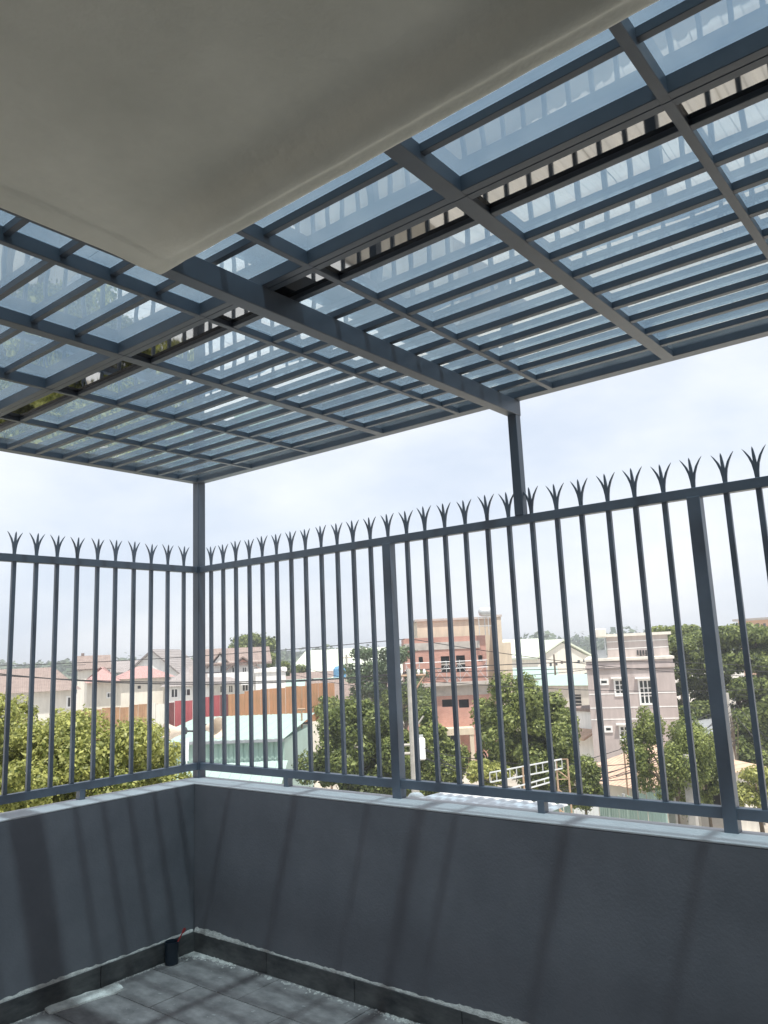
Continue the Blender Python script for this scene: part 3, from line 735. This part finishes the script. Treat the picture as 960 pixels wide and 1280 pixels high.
# ------------------------------------------------------------------ far factory roofs
f = Fac('factory', 'long far factory under a pale green metal roof behind the villa', 'factory', 352, 150, 520, 140)
_, ze = f.L(430, 851); _, zr = f.L(430, 812, 12)
f.wall('wall', 'offwhite_paint', 0, f.w, 0, 30, 0, ze); f.gable('roof', 'palegreen_roof', 0, f.w, 0, 24, ze, zr, 'x', .4, .15)
f = Fac('factory', 'cream factory gable with a row of small windows and pale green roof', 'factory', 676, 110, 741, 116)
_, ze = f.L(680, 822); _, zr = f.L(707, 801)
hs = [f.hole(x, y, x + 3, y + 4) for x, y in ((678, 830), (687, 829), (694, 828), (701, 826), (722, 825), (729, 824), (731, 841))]
f.wall('wall', 'cream_paint', 0, f.w, 0, 30, 0, ze - .2, hs)
for h in hs: f.pane(h, 'pane_dark', .1)
f.gable_end('cream_paint', 0, f.w, 0, ze - .2, zr - .25, .3); f.gable('roof', 'palegreen_roof', 0, f.w, .05, 30, ze, zr, 'y', .4, .25)
f = Fac('factory', 'wide warehouse with a pale green metal roof beside the tan tower', 'factory', 625, 132, 712, 138)
_, ze = f.L(660, 832); _, zr = f.L(660, 800, 10); f.wall('wall', 'offwhite_paint', 0, f.w, 0, 20, 0, ze); f.gable('roof', 'palegreen_roof', 0, f.w, 0, 20, ze, zr, 'x', .5, .2)
f = Fac('workshop', 'low workshop with a bright pale green roof below the cream factory', 'workshop', 638, 78, 738, 74)
_, ze = f.L(690, 857); _, zr = f.L(690, 843, 5)
h1 = f.hole(716, 868, 726, 886)
f.wall('wall', 'offwhite_paint', 0, f.w, 0, 10, 0, ze, [h1]); f.hip('roof', 'mint_roof', 1.5, f.w, 0, 10, ze + .01, zr, 1.2, .2)
q = f.box('vent', 'shade_black', h1[0], h1[1], .15, .2, h1[2], h1[3])  # black sheet painting the shade behind the louvres
for k in range(4):
    z = h1[2] + (h1[3] - h1[2]) * (k + .5) / 4; f.box('louvre', 'concrete', h1[0], h1[1], .0, .14, z - .06, z + .02, q)
f = Fac('lean_to', 'white walled lean-to with a strip of brown tiles beside the pink house', 'lean-to', 709, 52, 744, 50)
_, zt = f.L(730, 889); f.wall('wall', 'white_paint', 0, f.w, 0, 4, 0, zt); f.box('roof', 'brown_tile', -.15, f.w + .1, -.15, 4, zt + .002, zt + .18)
_, za = f.L(730, 922); _, zb = f.L(730, 913)
MB().prism([(-.2, -1.1, za), (-.2, -.003, zb), (-.2, -.003, zb + .12), (-.2, -1.1, za + .12)], (f.w + .2, 0, 0)).build('awning', 'orange_tile', f.t)

# ------------------------------------------------------------------ brick building under construction
f = Fac('brick_building', 'unfinished red brick building with empty window openings', 'building', 508, 65, 612, 65.5)
_, zt = f.L(560, 796)
hs = [f.hole(*q) for q in ((523.5, 821, 528.5, 829), (552, 820, 561.5, 841), (571, 819, 581, 840), (598, 819, 603, 827), (526, 875, 533.5, 885), (553, 874, 567, 884), (574, 874, 586, 885), (553, 919, 568, 932))]
f.wall('wall', 'red_brick', 0, f.w, 0, 9, 0, zt, hs, .22)
f.box('shade_panel', 'shade_black', .3, f.w - .3, 2.6, 2.7, 0, zt - .3)  # near-black panel put in for the shade inside the window openings
_, z = f.L(560, 800); f.box('cornice', 'cement_render', .02, f.w - .5, -.06, -.001, z - .75, z - .15)
_, z = f.L(560, 855); f.box('floor_ledge', 'cement_render', -.2, f.w + .1, -.55, -.001, z - .12, z + .15)
f.box('lintel_band', 'cement_render', .05, f.w - .05, -.04, -.001, z - .95, z - .125)
_, z = f.L(570, 914); x0, _ = f.L(548, 910); x1, _ = f.L(590, 910); f.box('porch_slab', 'tan_paint', x0, x1, -1.6, -.001, z - .15, z + .35)
for q in (549, 571, 588):
    x, _ = f.L(q, 930); f.box('porch_column', 'tan_paint', x - .16, x + .16, -1.55, -1.25, 0, z - .152)
for h in (hs[1], hs[2]):
    zz = (h[2] + h[3]) / 2; f.box('transom', 'cement_render', h[0] - .0, h[1] + .0, .03, .12, zz - .06, zz + .06)
sc_ = thing('scaffolding', 'thin grey steel scaffolding frames along the brick front', 'scaffolding', f.o, math.atan2(f.u.y, f.u.x))
_, zs0 = f.L(560, 853); _, zs1 = f.L(560, 827)
for k in range(7):
    x = f.w * (k + .1) / 6.2; MB().tube([(x, -.45, zs0), (x, -.45, zs1 + .1)], .03, 5).build('upright', 'galvanised', sc_)
    if k < 6 and k != 1:
        x2 = f.w * (k + 1.1) / 6.2; MB().tube([(x, -.45, zs0 + .1), (x2, -.45, zs1 - .2)], .02, 5).tube([(x2, -.42, zs0 + .1), (x, -.42, zs1 - .2)], .02, 5).build('cross_brace', 'galvanised', sc_)
for z in (zs1, zs1 - .55): MB().tube([(0, -.45, z), (f.w, -.45, z)], .03, 5).build('rail', 'galvanised', sc_)
g = Fac('tower_block', 'tan painted tower block standing behind the brick building', 'building', 527, 74, 641, 75)
_, zt = g.L(560, 775); x1, _ = g.L(597, 800); x2, z2 = g.L(617, 772)
g.box('wall', 'tan_paint', 0, x2, 1, 11, 0, zt); g.box('stair_tower', 'tan_paint', x2 + .01, g.w - .8, -1.4, 9, 0, z2); _, z3 = g.L(635, 803); g.box('side_wing', 'tan_paint', g.w - .79, g.w, -1.2, 8, 0, z3)
g.box('roof_slab', 'cement_render', -.2, x2 - .01, .8, 11.2, zt + .002, zt + .2)
g.box('cap', 'cement_render', x2 - .1, g.w - .7, -1.5, 9.1, z2 + .002, z2 + .2)
c = at(609, 792, 65); tk = thing('water_tank', 'grey water tank on a thin steel stand on the brick building roof', 'tank', (c.x, c.y, f.o.z + f.L(560, 796)[1]))
k = 972.2 / 65; hh = 22 / k
for a in (-.45, .45):
    for b in (-.45, .45): MB().tube([(a, b, 0), (a, b, hh)], .035, 5).build('leg', 'galvanised', tk)
for z in (hh * .5, hh): MB().tube([(-.45, -.45, z), (.45, -.45, z), (.45, .45, z), (-.45, .45, z), (-.45, -.45, z)], .03, 5).build('stand_rail', 'galvanised', tk)
vs = [side * (s * .62) + Vector((0, 0, hh + .42)) for s in (-1, -.9, -.6, 0, .6, .9, 1)]
tb = MB().tube(vs, [.08, .28, .37, .39, .37, .28, .08], 14).build('tank_body', 'galvanised', tk); tb.data.shade_smooth()

# ------------------------------------------------------------------ pink house
f = Fac('pink_house', 'three-storey pinkish grey house with white window frames and a roof block', 'house', 737, 46.5, 847, 46.6)
_, zt = f.L(790, 825)
hs = [f.hole(*q) for q in ((751, 850, 759, 855), (770, 850, 779.5, 869), (801.5, 850, 814, 880), (757, 909, 764, 914), (776.5, 908, 785, 925), (807, 913, 819, 932))]
f.wall('wall', 'pink_paint', 0, f.w, 0, 9, 0, zt, hs, .18)
for i, h in enumerate(hs): f.pane(h, 'pane_dark', .12, 'frame_white', 0 if i in (0, 3) else 2 if i == 2 else 1, bars=0 if i in (0, 3) else 2)
for y in (848.5, 866.5, 884, 898.6):
    _, z = f.L(795, y); f.box('groove_line', 'white_paint', .02, f.w - .02, -.012, -.001, z - .03, z + .03) if y != 848.5 else f.box('string_course', 'pink_paint', -.06, f.w + .06, -.09, -.001, zt - .45, zt - .25)
for h in hs[1:3] + hs[4:]: f.box('window_hood', 'white_paint', h[0] - .2, h[1] + .2, -.22, -.002, h[3] + .08, h[3] + .16)
f.box('coping', 'offwhite_paint', -.08, f.w + .08, -.08, 9.08, zt + .002, zt + .14)
xa, za = f.L(760, 824, 1.5); xb, zb = f.L(834, 793, 1.5)
f.box('roof_block', 'pink_paint', xa, xb, 1.5, 8, zt + .142, zb); f.box('roof_block_cap', 'offwhite_paint', xa - .2, xb + .2, 1.3, 8.2, zb + .002, zb + .16)
for y in (801, 810): _, z = f.L(795, y, 1.5); f.box('groove_line', 'white_paint', xa + .02, xb - .02, 1.485, 1.499, z - .02, z + .02)
for k in range(6):
    x, z = f.L(797 + 3.6 * k, 815.5, 1.5); f.box('wall_hook', 'cable', x - .045, x + .045, 1.40, 1.499, z - .14 - .05 * (k % 2), z + .13)
pw = thing('water_tank', 'small tank frame and pipe standing on the pink house roof edge', 'tank', f.o, math.atan2(f.u.y, f.u.x))
x, z = f.L(751, 822, 1); x2, z2 = f.L(748, 786, 1)
for dx in (-.3, .3): MB().tube([(x + dx, 1, zt + .14), (x + dx, 1, z2)], .03, 5).build('leg', 'galvanised', pw)
_, z4 = f.L(748, 797, 1); B(x - .42, x + .42, .7, 1.3, z4, z2).build('tank_body', 'offwhite_paint', pw, bevel=.05); B(x - .34, x + .34, .75, 1.25, zt + .145, zt + .6).build('tank_base', 'steel_grey_sheet', pw)

f = Fac('roof_house', 'low house with a faded orange tiled hip roof below the pink house', 'house', 712, 40, 800, 37, 960)
_, ze = f.L(760, 978); _, zr = f.L(760, 921, 5)
f.wall('wall', 'offwhite_paint', 0, f.w, 0, 8, 0, ze); f.hip('roof', 'orange_tile', 0, f.w, 0, 8, ze, zr, 1.6, .4)
x, z = f.L(783, 930, -.3); MB().tube([(x, -.5, 0), (x, -.5, z)], .04, 5).build('pipe', 'rust_iron', f.t)
f = Fac('orange_building', 'distant orange-tan flat-roofed building above the layered tree', 'building', 935, 120, 985, 116)
_, zt = f.L(950, 775); hs = [f.hole(945, 779, 948, 786), f.hole(954, 779, 957, 786)]
f.wall('wall', 'orange_wall', 0, f.w, 0, 10, 0, zt, hs)
for h in hs: f.pane(h, 'pane_dark', .1)
f.box('roof_slab', 'cement_render', -.4, f.w, -.6, 10, zt + .002, zt + .3)
f = Fac('grey_shed', 'grey sheet-roofed shed under the layered tree', 'shed', 838, 47, 900, 46)
_, ze = f.L(870, 918); _, zr = f.L(870, 893, 6); f.box('wall', 'concrete', 0, f.w, 0, 6, 0, ze)
MB().prism([(-.3, -.4, ze), (-.3, 6, zr), (-.3, 6, zr + .08), (-.3, -.4, ze + .08)], (f.w + .6, 0, 0)).build('roof', 'steel_grey_sheet', f.t)
f = Fac('barn', 'wide pale roof showing beneath the branches of the layered tree', 'barn', 836, 62, 896, 62)
_, ze = f.L(880, 897); _, zr = f.L(880, 878, 5); f.box('wall', 'concrete', 0, f.w, 0, 6, 0, ze); f.gable('roof', 'palegreen_roof', 0, f.w, 0, 8, ze, zr, 'x', .4)

# distant small houses filling the plain
pal = ['offwhite_paint', 'cream_paint', 'white_paint', 'tan_paint']; rf = ['brown_tile', 'red_tile', 'grey_tile', 'palegreen_roof', 'mint_roof']
spots = [(408, 90, 6, 852, 0, 0, 'distant off-white cottage with a brown tiled roof before the far green factory'), (448, 88, 8, 862, 1, 3, 'distant cream store with a pale green roof next to the layered green tree'),
         (494, 84, 7, 868, 2, 2, 'distant white house with a grey tiled roof behind the utility pole'), (362, 72, 6, 862, 3, 0, 'tan cottage with a brown roof showing over the rusty fence'),
         (400, 64, 6, 872, 0, 4, 'off-white shed with a mint roof at the end of the rusty fence'), (440, 62, 7, 878, 1, 0, 'cream cottage with a brown tiled roof above the bushy dark crown'),
         (650, 92, 9, 848, 2, 4, 'white store with a mint roof between the tan tower and the workshop')]
for i, (px, D, w, py, a_, b_, lab) in enumerate(spots):
    hw = w / 2 * FPX / D
    m1, m2 = pal[a_], rf[b_]
    f = Fac('distant_house', lab, 'house', px - hw, D, px + hw, D, group='small houses on the plain')
    _, ze = f.L(px, py); hs = [(f.w * .2, f.w * .36, ze - 2.0, ze - .8), (f.w * .62, f.w * .8, ze - 2.0, ze - .8)]
    f.wall('wall', m1, 0, f.w, 0, 6, 0, ze, hs)
    for h in hs: f.pane(h, 'pane_dark', .1)
    f.gable('roof', m2, 0, f.w, 0, 6, ze, ze + 1.0 + .3 * (i % 3), 'x', .35)
c = at(425, 843, 90); z0 = c.z - GZ
bt = thing('water_tank', 'blue upright water tank on a platform among the factory walls', 'tank', (c.x, c.y, GZ))
lathe([(.01, z0 - 1), (.72, z0 - 1), (.75, z0 - .9), (.75, z0 + .6), (.5, z0 + .9), (.01, z0 + .95)], 16).build('tank_body', 'blue_plastic', bt)
for a in (-.5, .5):
    for b in (-.5, .5): MB().tube([(a, b, 0), (a, b, z0 - 1)], .06, 5).build('leg', 'galvanised', bt)

# ------------------------------------------------------------------ trees
tree('bush', 'tall yellow-green feathery bush growing up against the terrace', 88, 1000, 12.5, 1.75, 1.42, 100000, .058, 'leaf_yellow', seed=3, nclump=120, clump=.17, shape='round', up=.5, cat='bush', droop=.6)
tree('bush', 'spreading yellow-green bush in front of the long cream house', -25, 1000, 11.5, 1.3, 1.25, 45000, .056, 'leaf_yellow', seed=31, nclump=70, clump=.2, up=.5, cat='bush', droop=.6)
tree('bush', 'thin yellow-green bush top beside the mint lean-to', 25, 893, 13.5, .55, .35, 1800, .06, 'leaf_yellow', seed=14, nclump=14, clump=.34, shape='sprays', cat='bush')
GR = None
tree('tree', 'round dark green tree standing behind the white villa', 318, 814, 92, 2.9, 2.1, 9000, .30, 'leaf_dark', seed=5, nclump=20)
tree('tree', 'bushy dark tree crown between the mint shed and the utility pole', 448, 940, 33, 2.1, 2.4, 45000, .135, 'leaf_dark', seed=6, nclump=70, clump=.22)
tree('tree', 'dense tree crown directly behind the utility pole and its white box', 528, 950, 34, 1.7, 2.1, 36000, .135, 'leaf_mid', seed=7, nclump=64, clump=.22)
tree('tree', 'big leafy tree in front of the tan tower and the steel truss', 660, 924, 33, 2.15, 2.4, 48000, .135, 'leaf_mid', seed=8, nclump=74, clump=.21)
tree('tree', 'small bright bush at the end of the steel truss', 612, 967, 27, .75, .6, 5000, .11, 'leaf_yellow', seed=9, nclump=14, cat='bush')
tree('tree', 'light green layered tree behind the top of the utility pole', 478, 842, 60, 2.9, 1.6, 9000, .22, 'leaf_far', seed=10, nclump=26, shape='tiers', clump=.3)
tree('tree', 'low dark tree behind the brick building corner', 505, 880, 55, 1.7, 1.9, 8000, .2, 'leaf_dark', seed=21, nclump=20)
tree('tree', 'wide layered tree with dark flat boughs beside the pink house', 922, 870, 55, 5.3, 3.7, 130000, .21, 'leaf_dark', seed=11, nclump=165, clump=.165, shape='tiers')
tree('tree', 'tall pale tree top peeking over the pink house roof', 845, 806, 64, 2.6, 1.1, 9000, .22, 'leaf_mid', seed=12, nclump=24, clump=.28, shape='tiers')
tree('shrub', 'loose grey-green shrub in front of the pink house wall', 838, 950, 31, 1.55, 1.95, 30000, .085, 'leaf_mid', seed=13, nclump=34, clump=.24, cat='shrub')
tree('shrub', 'grey-green shrub spilling over the wall beside the concrete post', 880, 962, 33, 1.1, 1.35, 16000, .09, 'leaf_mid', seed=15, nclump=20, clump=.28, cat='shrub')
tree('shrub', 'leafy shrub overhanging the orange tiled roof', 728, 968, 31, .95, 1.2, 14000, .09, 'leaf_mid', seed=16, nclump=22, clump=.28, cat='shrub')
tree('shrub', 'weedy bush beside the blue sheet and the leaning pole', 945, 985, 38, 1.5, .8, 7000, .13, 'leaf_yellow', seed=17, nclump=20, cat='shrub')
tree('tree', 'tree growing between the dirt road and the wide layered tree', 948, 925, 47, 1.9, 1.9, 12000, .17, 'leaf_dark', seed=18, nclump=26)
tree('tree', 'small tree behind the white flat-roofed annex', 362, 838, 78, 1.6, 1.4, 5000, .2, 'leaf_dark', seed=19, nclump=16)
tree('tree', 'low green tree among roofs by the rusty fence end', 425, 892, 50, 1.8, 1.4, 7000, .18, 'leaf_mid', seed=20, nclump=18)

# far wooded skyline: one mass all round
cl = []
r = random.Random(4)
for i in range(420):
    ang = math.radians(r.uniform(75, 185)); d = r.uniform(300, 430)
    cl.append((CAM.x + d * math.cos(ang), CAM.y + d * math.sin(ang), GZ + r.uniform(4, 8.5) + (1.2 if 70 < math.degrees(ang) < 118 else 0), r.uniform(5, 13), r.uniform(5, 13), r.uniform(3, 6)))
me = leaf_cloud(cl, 60000, 1.9, 44, .4, 1.3); me.materials.append(MATS['leaf_far'])
o = link('far_treeline', me); o['kind'] = 'stuff'; tag(o, 'hazy line of far woods along the horizon', 'treeline')

# ------------------------------------------------------------------ utility poles and wires
def P(px, py, D): return at(px, py, D)
base = at(518, 960, 27.5); top = at(515, 836, 27.5)
up_ = thing('utility_pole', 'concrete utility pole with a crossarm and a white box before the trees', 'pole', (base.x, base.y, GZ)); hp = top.z - GZ
MB().tube([(0, 0, 0), (0, 0, hp * .5), (0, 0, hp)], [.16, .14, .11], 10).build('pole', 'concrete', up_)
def arm(parent, z, a, b, r=.04, m='rust_iron', tilt=0): return MB().tube([side * a + Vector((0, 0, z)), side * b + Vector((0, 0, z + tilt))], r, 5).build('crossarm', m, parent)
arm(up_, hp - .22, -.6, .55); MB().tube([side * .5 + Vector((0, 0, hp - .24)), Vector((0, 0, hp - .95))], .03, 5).build('brace', 'rust_iron', up_)
MB().tube([side * .4 + Vector((0, 0, hp - 1.6)), Vector((0, 0, hp - 2.1))], .03, 5).build('brace', 'concrete', up_)
for a in (-.55, -.3, .3, .5): MB().tube([side * a + Vector((0, 0, hp - .20)), side * a + Vector((0, 0, hp - .12)), side * a + Vector((0, 0, hp - .03))], [.03, .055, .03], 8).build('insulator', 'white_paint', up_)
zb = at(518, 936, 27.5).z - GZ
for dz in (.14, -.14): arm(up_, zb + dz, -.35, .2, .05, 'concrete')
bx = B(-.13, .13, -.12, .12, -.36, .36).build('meter_box', 'white_paint', up_, side * .27 - fwd * .1 + Vector((0, 0, zb)), bevel=.04); bx.rotation_euler = (0, 0, math.atan2(side.y, side.x))
B(-.07, .07, -.06, .06, -.06, .06).build('box_cap', 'galvanised', bx, (0, 0, .40))
c2 = at(921, 985, 45); t2 = at(920, 866, 45)
up2 = thing('utility_pole', 'grey utility pole tangled with drooping cables beside the layered tree', 'pole', (c2.x, c2.y, GZ)); h2 = t2.z - GZ
MB().tube([(0, 0, 0), (0, 0, h2)], [.2, .14], 10).build('pole', 'concrete', up2)
mb = MB(); r = random.Random(8)
for i in range(26):
    a = r.uniform(0, 6.28); q = r.uniform(.15, .42); z0_ = h2 - r.uniform(.3, 2.0)
    mb.tube([Vector((.1 * math.cos(a), .1 * math.sin(a), z0_)), Vector((q * math.cos(a), q * math.sin(a), z0_ - r.uniform(.4, 1.0))), Vector((.16 * math.cos(a + .5), .16 * math.sin(a + .5), z0_ - r.uniform(1.2, 3.0)))], .022, 4)
mb.build('cable_tangle', 'wood_bark', up2)
for dz in (3.9, 4.5, 5.0): B(-.3, .3, -.2, .2, -.18, .18).build('meter_box', 'offwhite_paint', up2, (.0, -.25, h2 - dz), bevel=.02)
def wire(a, b, sag, r, parent, name='wire'):
    a, b = Vector(a), Vector(b); pts = []
    for i in range(15):
        t = i / 14; q = a.lerp(b, t); q.z -= sag * 4 * t * (1 - t); pts.append(q - Vector(parent.location))
    return MB().tube(pts, r, 4).build(name, 'cable', parent)
for i, (a, b, s_, r_) in enumerate([((-60, 835, 34), (515, 840, 27.5), .5, .028), ((-60, 839, 34), (515, 842, 27.5), .35, .024), ((-60, 834, 34), (506, 799, 27.5), .15, .016), ((360, 826, 60), (515, 856, 27.5), .3, .018), ((350, 838, 60), (515, 864, 27.5), .2, .018)]):
    wire(P(*a), P(*b), s_, r_, up_)
for a, b, s_, r_ in [((515, 799, 27.5), (1010, 846, 43), .35, .016), ((515, 838, 27.5), (1010, 838, 43), -.35, .02), ((515, 842, 27.5), (1010, 842, 43), -.2, .018), ((515, 846, 27.5), (760, 833, 47), .2, .02), ((515, 850, 27.5), (1010, 858, 43), .3, .016), ((518, 940, 27.5), (700, 990, 27), .3, .014), ((518, 925, 27.5), (640, 985, 26), .25, .014), ((518, 936, 27.5), (921, 925, 45), .9, .02), ((518, 945, 27.5), (921, 930, 45), 1.3, .02)]:
    wire(P(*a), P(*b), s_, r_, up_)
for a, b, s_, r_ in [((920, 880, 45), (1000, 960, 44), .2, .018), ((920, 872, 45), (770, 970, 34), .6, .016), ((920, 885, 45), (690, 985, 30), .5, .016), ((920, 890, 45), (680, 994, 28), .5, .016), ((920, 895, 45), (1000, 985, 40), .1, .016), ((920, 876, 45), (640, 975, 26), .3, .014), ((920, 900, 45), (560, 990, 27), .8, .014), ((920, 905, 45), (600, 998, 26), .7, .014), ((920, 868, 45), (1010, 850, 44), .3, .018), ((920, 880, 45), (845, 826, 46.5), .15, .012), ((920, 884, 45), (850, 880, 46), .2, .012), ((920, 910, 45), (790, 985, 33), .3, .016)]:
    wire(P(*a), P(*b), s_, r_, up2)
c3 = at(212, 860, 52)
c4 = at(434, 850, 75); up3 = thing('utility_pole', 'thin far utility pole among the factory walls', 'pole', (c4.x, c4.y, GZ)); h4 = at(434, 818, 75).z - GZ
MB().tube([(0, 0, 0), (0, 0, h4)], [.16, .1], 8).build('pole', 'concrete', up3); arm(up3, h4 - .3, -.6, .6)
c5 = at(722, 830, 90); up4 = thing('utility_pole', 'thin wooden mast with a short crossarm before the cream factory', 'pole', (at(694, 840, 90).x, at(694, 840, 90).y, GZ)); h5 = at(692, 818, 90).z - GZ
MB().tube([(0, 0, 0), (0, 0, h5)], [.16, .1], 8).build('pole', 'wood_bark', up4); arm(up4, h5 - .9, -1.2, 1.2)

# concrete posts
for px, py0, py1, D, w, lab in ((858, 946, 1012, 30, .14, 'square weathered concrete post rising in front of the grey-green shrub'), (838, 984, 1012, 31, .13, 'short stubby concrete post at the end of the mint sheet fence')):
    c = at(px, py0, D); t_ = thing('concrete_post', lab, 'post', (c.x, c.y, GZ)); h = c.z - GZ
    B(-w, w, -w, w, 0, h).build('shaft', 'concrete', t_, bevel=.02); B(-w * .8, w * .8, -w * .8, w * .8, h, h + .08).build('top', 'concrete', t_, bevel=.02)

# ------------------------------------------------------------------ mint sheet fence, truss, street clutter
f = Fac('sheet_metal_fence', 'mint green ribbed sheet fence along the lane by the concrete posts', 'fence', 748, 36, 830, 30, 1000)
sheet_run(f, [(748, 830, 'mint_sheet', 7)], 80, [(748, 1003), (790, 992), (830, 980)], 'galvanised')
f = Fac('sheet_metal_fence', 'low mint and white sheet barrier below the steel truss', 'fence', 668, 33, 748, 34, 1000)
sheet_run(f, [(668, 716, 'mint_sheet', 4), (716, 748, 'white_sheet', 3)], 80, [(668, 1001), (748, 1004)], 'galvanised')
def truss(t, a, b, h, m, n):
    a, b = Vector(a) - Vector(t.location), Vector(b) - Vector(t.location); dn = Vector((0, 0, -h))
    for q in (Vector(), dn): MB().tube([a + q, b + q], .024, 5).build('chord', m, t)
    for i in range(n + 1): MB().tube([a.lerp(b, i / n), a.lerp(b, i / n) + dn], .016, 4).build('rung', m, t)
a, b = at(612, 966, 25), at(702, 949, 26)
tr = thing('steel_truss', 'pale steel lattice truss on rusty legs in front of the big tree', 'truss', (b.x, b.y, GZ))
truss(tr, a, b, .28, 'galvanised', 11); truss(tr, at(630, 988, 24.3), at(690, 971, 25.3), .14, 'galvanised', 6)
q = Vector(b) - Vector(tr.location)
for dx in (-.18, .18):
    MB().tube([q + side * dx, Vector((q.x, q.y, 0)) + side * dx], .03, 5).build('leg', 'rust_iron', tr)
for i in range(16): MB().tube([q + side * (-.18) - Vector((0, 0, i * .3)), q + side * .18 - Vector((0, 0, i * .3 + (.3 if i % 2 else 0)))], .018, 4).build('lacing', 'rust_iron', tr)
q2 = Vector(a).lerp(Vector(b), .45) - Vector(tr.location)
MB().tube([q2, (q2.x, q2.y, 0)], .03, 5).build('leg', 'rust_iron', tr)

f = Fac('hut', 'small dark hut with a plank awning beside the dirt road', 'hut', 872, 36, 905, 36, 985)
_, zt = f.L(888, 968); h1 = f.hole(884, 977, 898, 1012)
f.wall('wall', 'cement_render', 0, f.w, 0, 3, 0, zt, [h1], .2); f.pane(h1, 'shade_black', .18, name='doorway_shade')  # black panel stands for the unlit room behind the door
MB().prism([(-.4, -.9, zt - .25), (-.4, 3.2, zt + .35), (-.4, 3.2, zt + .42), (-.4, -.9, zt - .18)], (f.w + .7, 0, 0)).build('roof', 'concrete', f.t)
f = Fac('blue_panel', 'bright blue ribbed sheet propped behind the tangled pole', 'panel', 930, 46, 941, 46, 965)
_, z0 = f.L(935, 974); _, z1 = f.L(935, 957); link('sheet', corrugated(f.w, z1 - z0, .15, .03).mesh('sheet', 'blue_plastic'), f.t, (0, 0, z0)); f.box('support', 'rust_iron', 0, .08, .05, .12, 0, z1); f.box('support', 'rust_iron', f.w - .08, f.w, .05, .12, 0, z1)
# white sheet awning fixed just under the outer edge of the parapet, with a lamp on an arm
aw = thing('awning', 'white ribbed sheet awning just outside the parapet top', 'awning', (1.3, .05, .80))
for i, dp in enumerate((.46, .42, .37)):
    me = corrugated(.25, dp, .0625, .008, .002).mesh('roof_sheet', 'white_sheet'); o = link('roof_sheet', me, aw, (.18 + .25 * i, .0, .055)); o.rotation_euler = (-math.pi / 2 - .02, 0, 0)
MB().box(.18, .93, 0, .02, -.02, .045).build('frame', 'galvanised', aw)
lp = thing('lamp', 'small white dome lamp on a thin arm outside the parapet', 'lamp', (1.42, .30, .80))
o = lathe([(.004, 0), (.035, .004), (.048, .025), (.045, .045), (.03, .06), (.004, .066)], 16).build('dome', 'white_paint', lp); o.data.shade_smooth()
MB().tube([(0, 0, .0), (0, -.12, -.03), (0, -.26, -.02)], .008, 6).build('arm', 'galvanised', lp)

# neighbouring sheds under the parapet: hidden from here, mirrored in the canopy glass
for i, (x0, y0, w, d, zt, m, wall, lab) in enumerate([(-3.6, 7.0, 9.5, 6, -4.2, 'offwhite_paint', 'cream_wall', 'low shed with a flat cream concrete roof under the terrace fence'), (-13.5, 4.2, 8.8, 7, -3.4, 'white_sheet', 'offwhite_paint', 'low shed with a white ribbed roof under the terrace corner'), (-9.5, 14.5, 12, 6, -4.6, 'cream_paint', 'cement_render', 'low shed with a cream ribbed roof facing the lane'), (4.6, 14.2, 9, 7, -5.0, 'white_sheet', 'concrete', 'low store with a white ribbed roof beside the lane')]):
    t_ = thing('neighbour_shed', lab, 'shed', (x0, y0, GZ)); hh = zt - GZ
    B(.15, w - .15, .15, d - .15, 0, hh - .02).build('wall', wall, t_)
    for k in range(int(w / 1.0)):
        ww = w / int(w / 1.0); me = corrugated(ww - .02, d, .25, .04).mesh('roof_sheet', m); o = link('roof_sheet', me, t_, (k * ww, 0, hh)); o.rotation_euler = (-math.pi / 2 + .06, 0, 0)
structure(B(-60, 60, 20.5, 26.5, GZ - .1, GZ + .004).build('road', 'road_concrete'))

# the milky air over the town
hz = B(-900, 900, -900, 900, GZ - 1, 9.5).build('haze', None); hz['kind'] = 'stuff'; tag(hz, 'thin milky haze in the air over the town', 'haze')
m = bpy.data.materials.new('haze'); m.use_nodes = True; t = m.node_tree; t.nodes.clear()
o_ = t.nodes.new('ShaderNodeOutputMaterial'); v_ = t.nodes.new('ShaderNodeVolumePrincipled')
v_.inputs['Color'].default_value = (.93, .96, 1, 1); v_.inputs['Density'].default_value = .0015; v_.inputs['Anisotropy'].default_value = .2
t.links.new(v_.outputs[0], o_.inputs['Volume']); hz.data.materials.append(m)
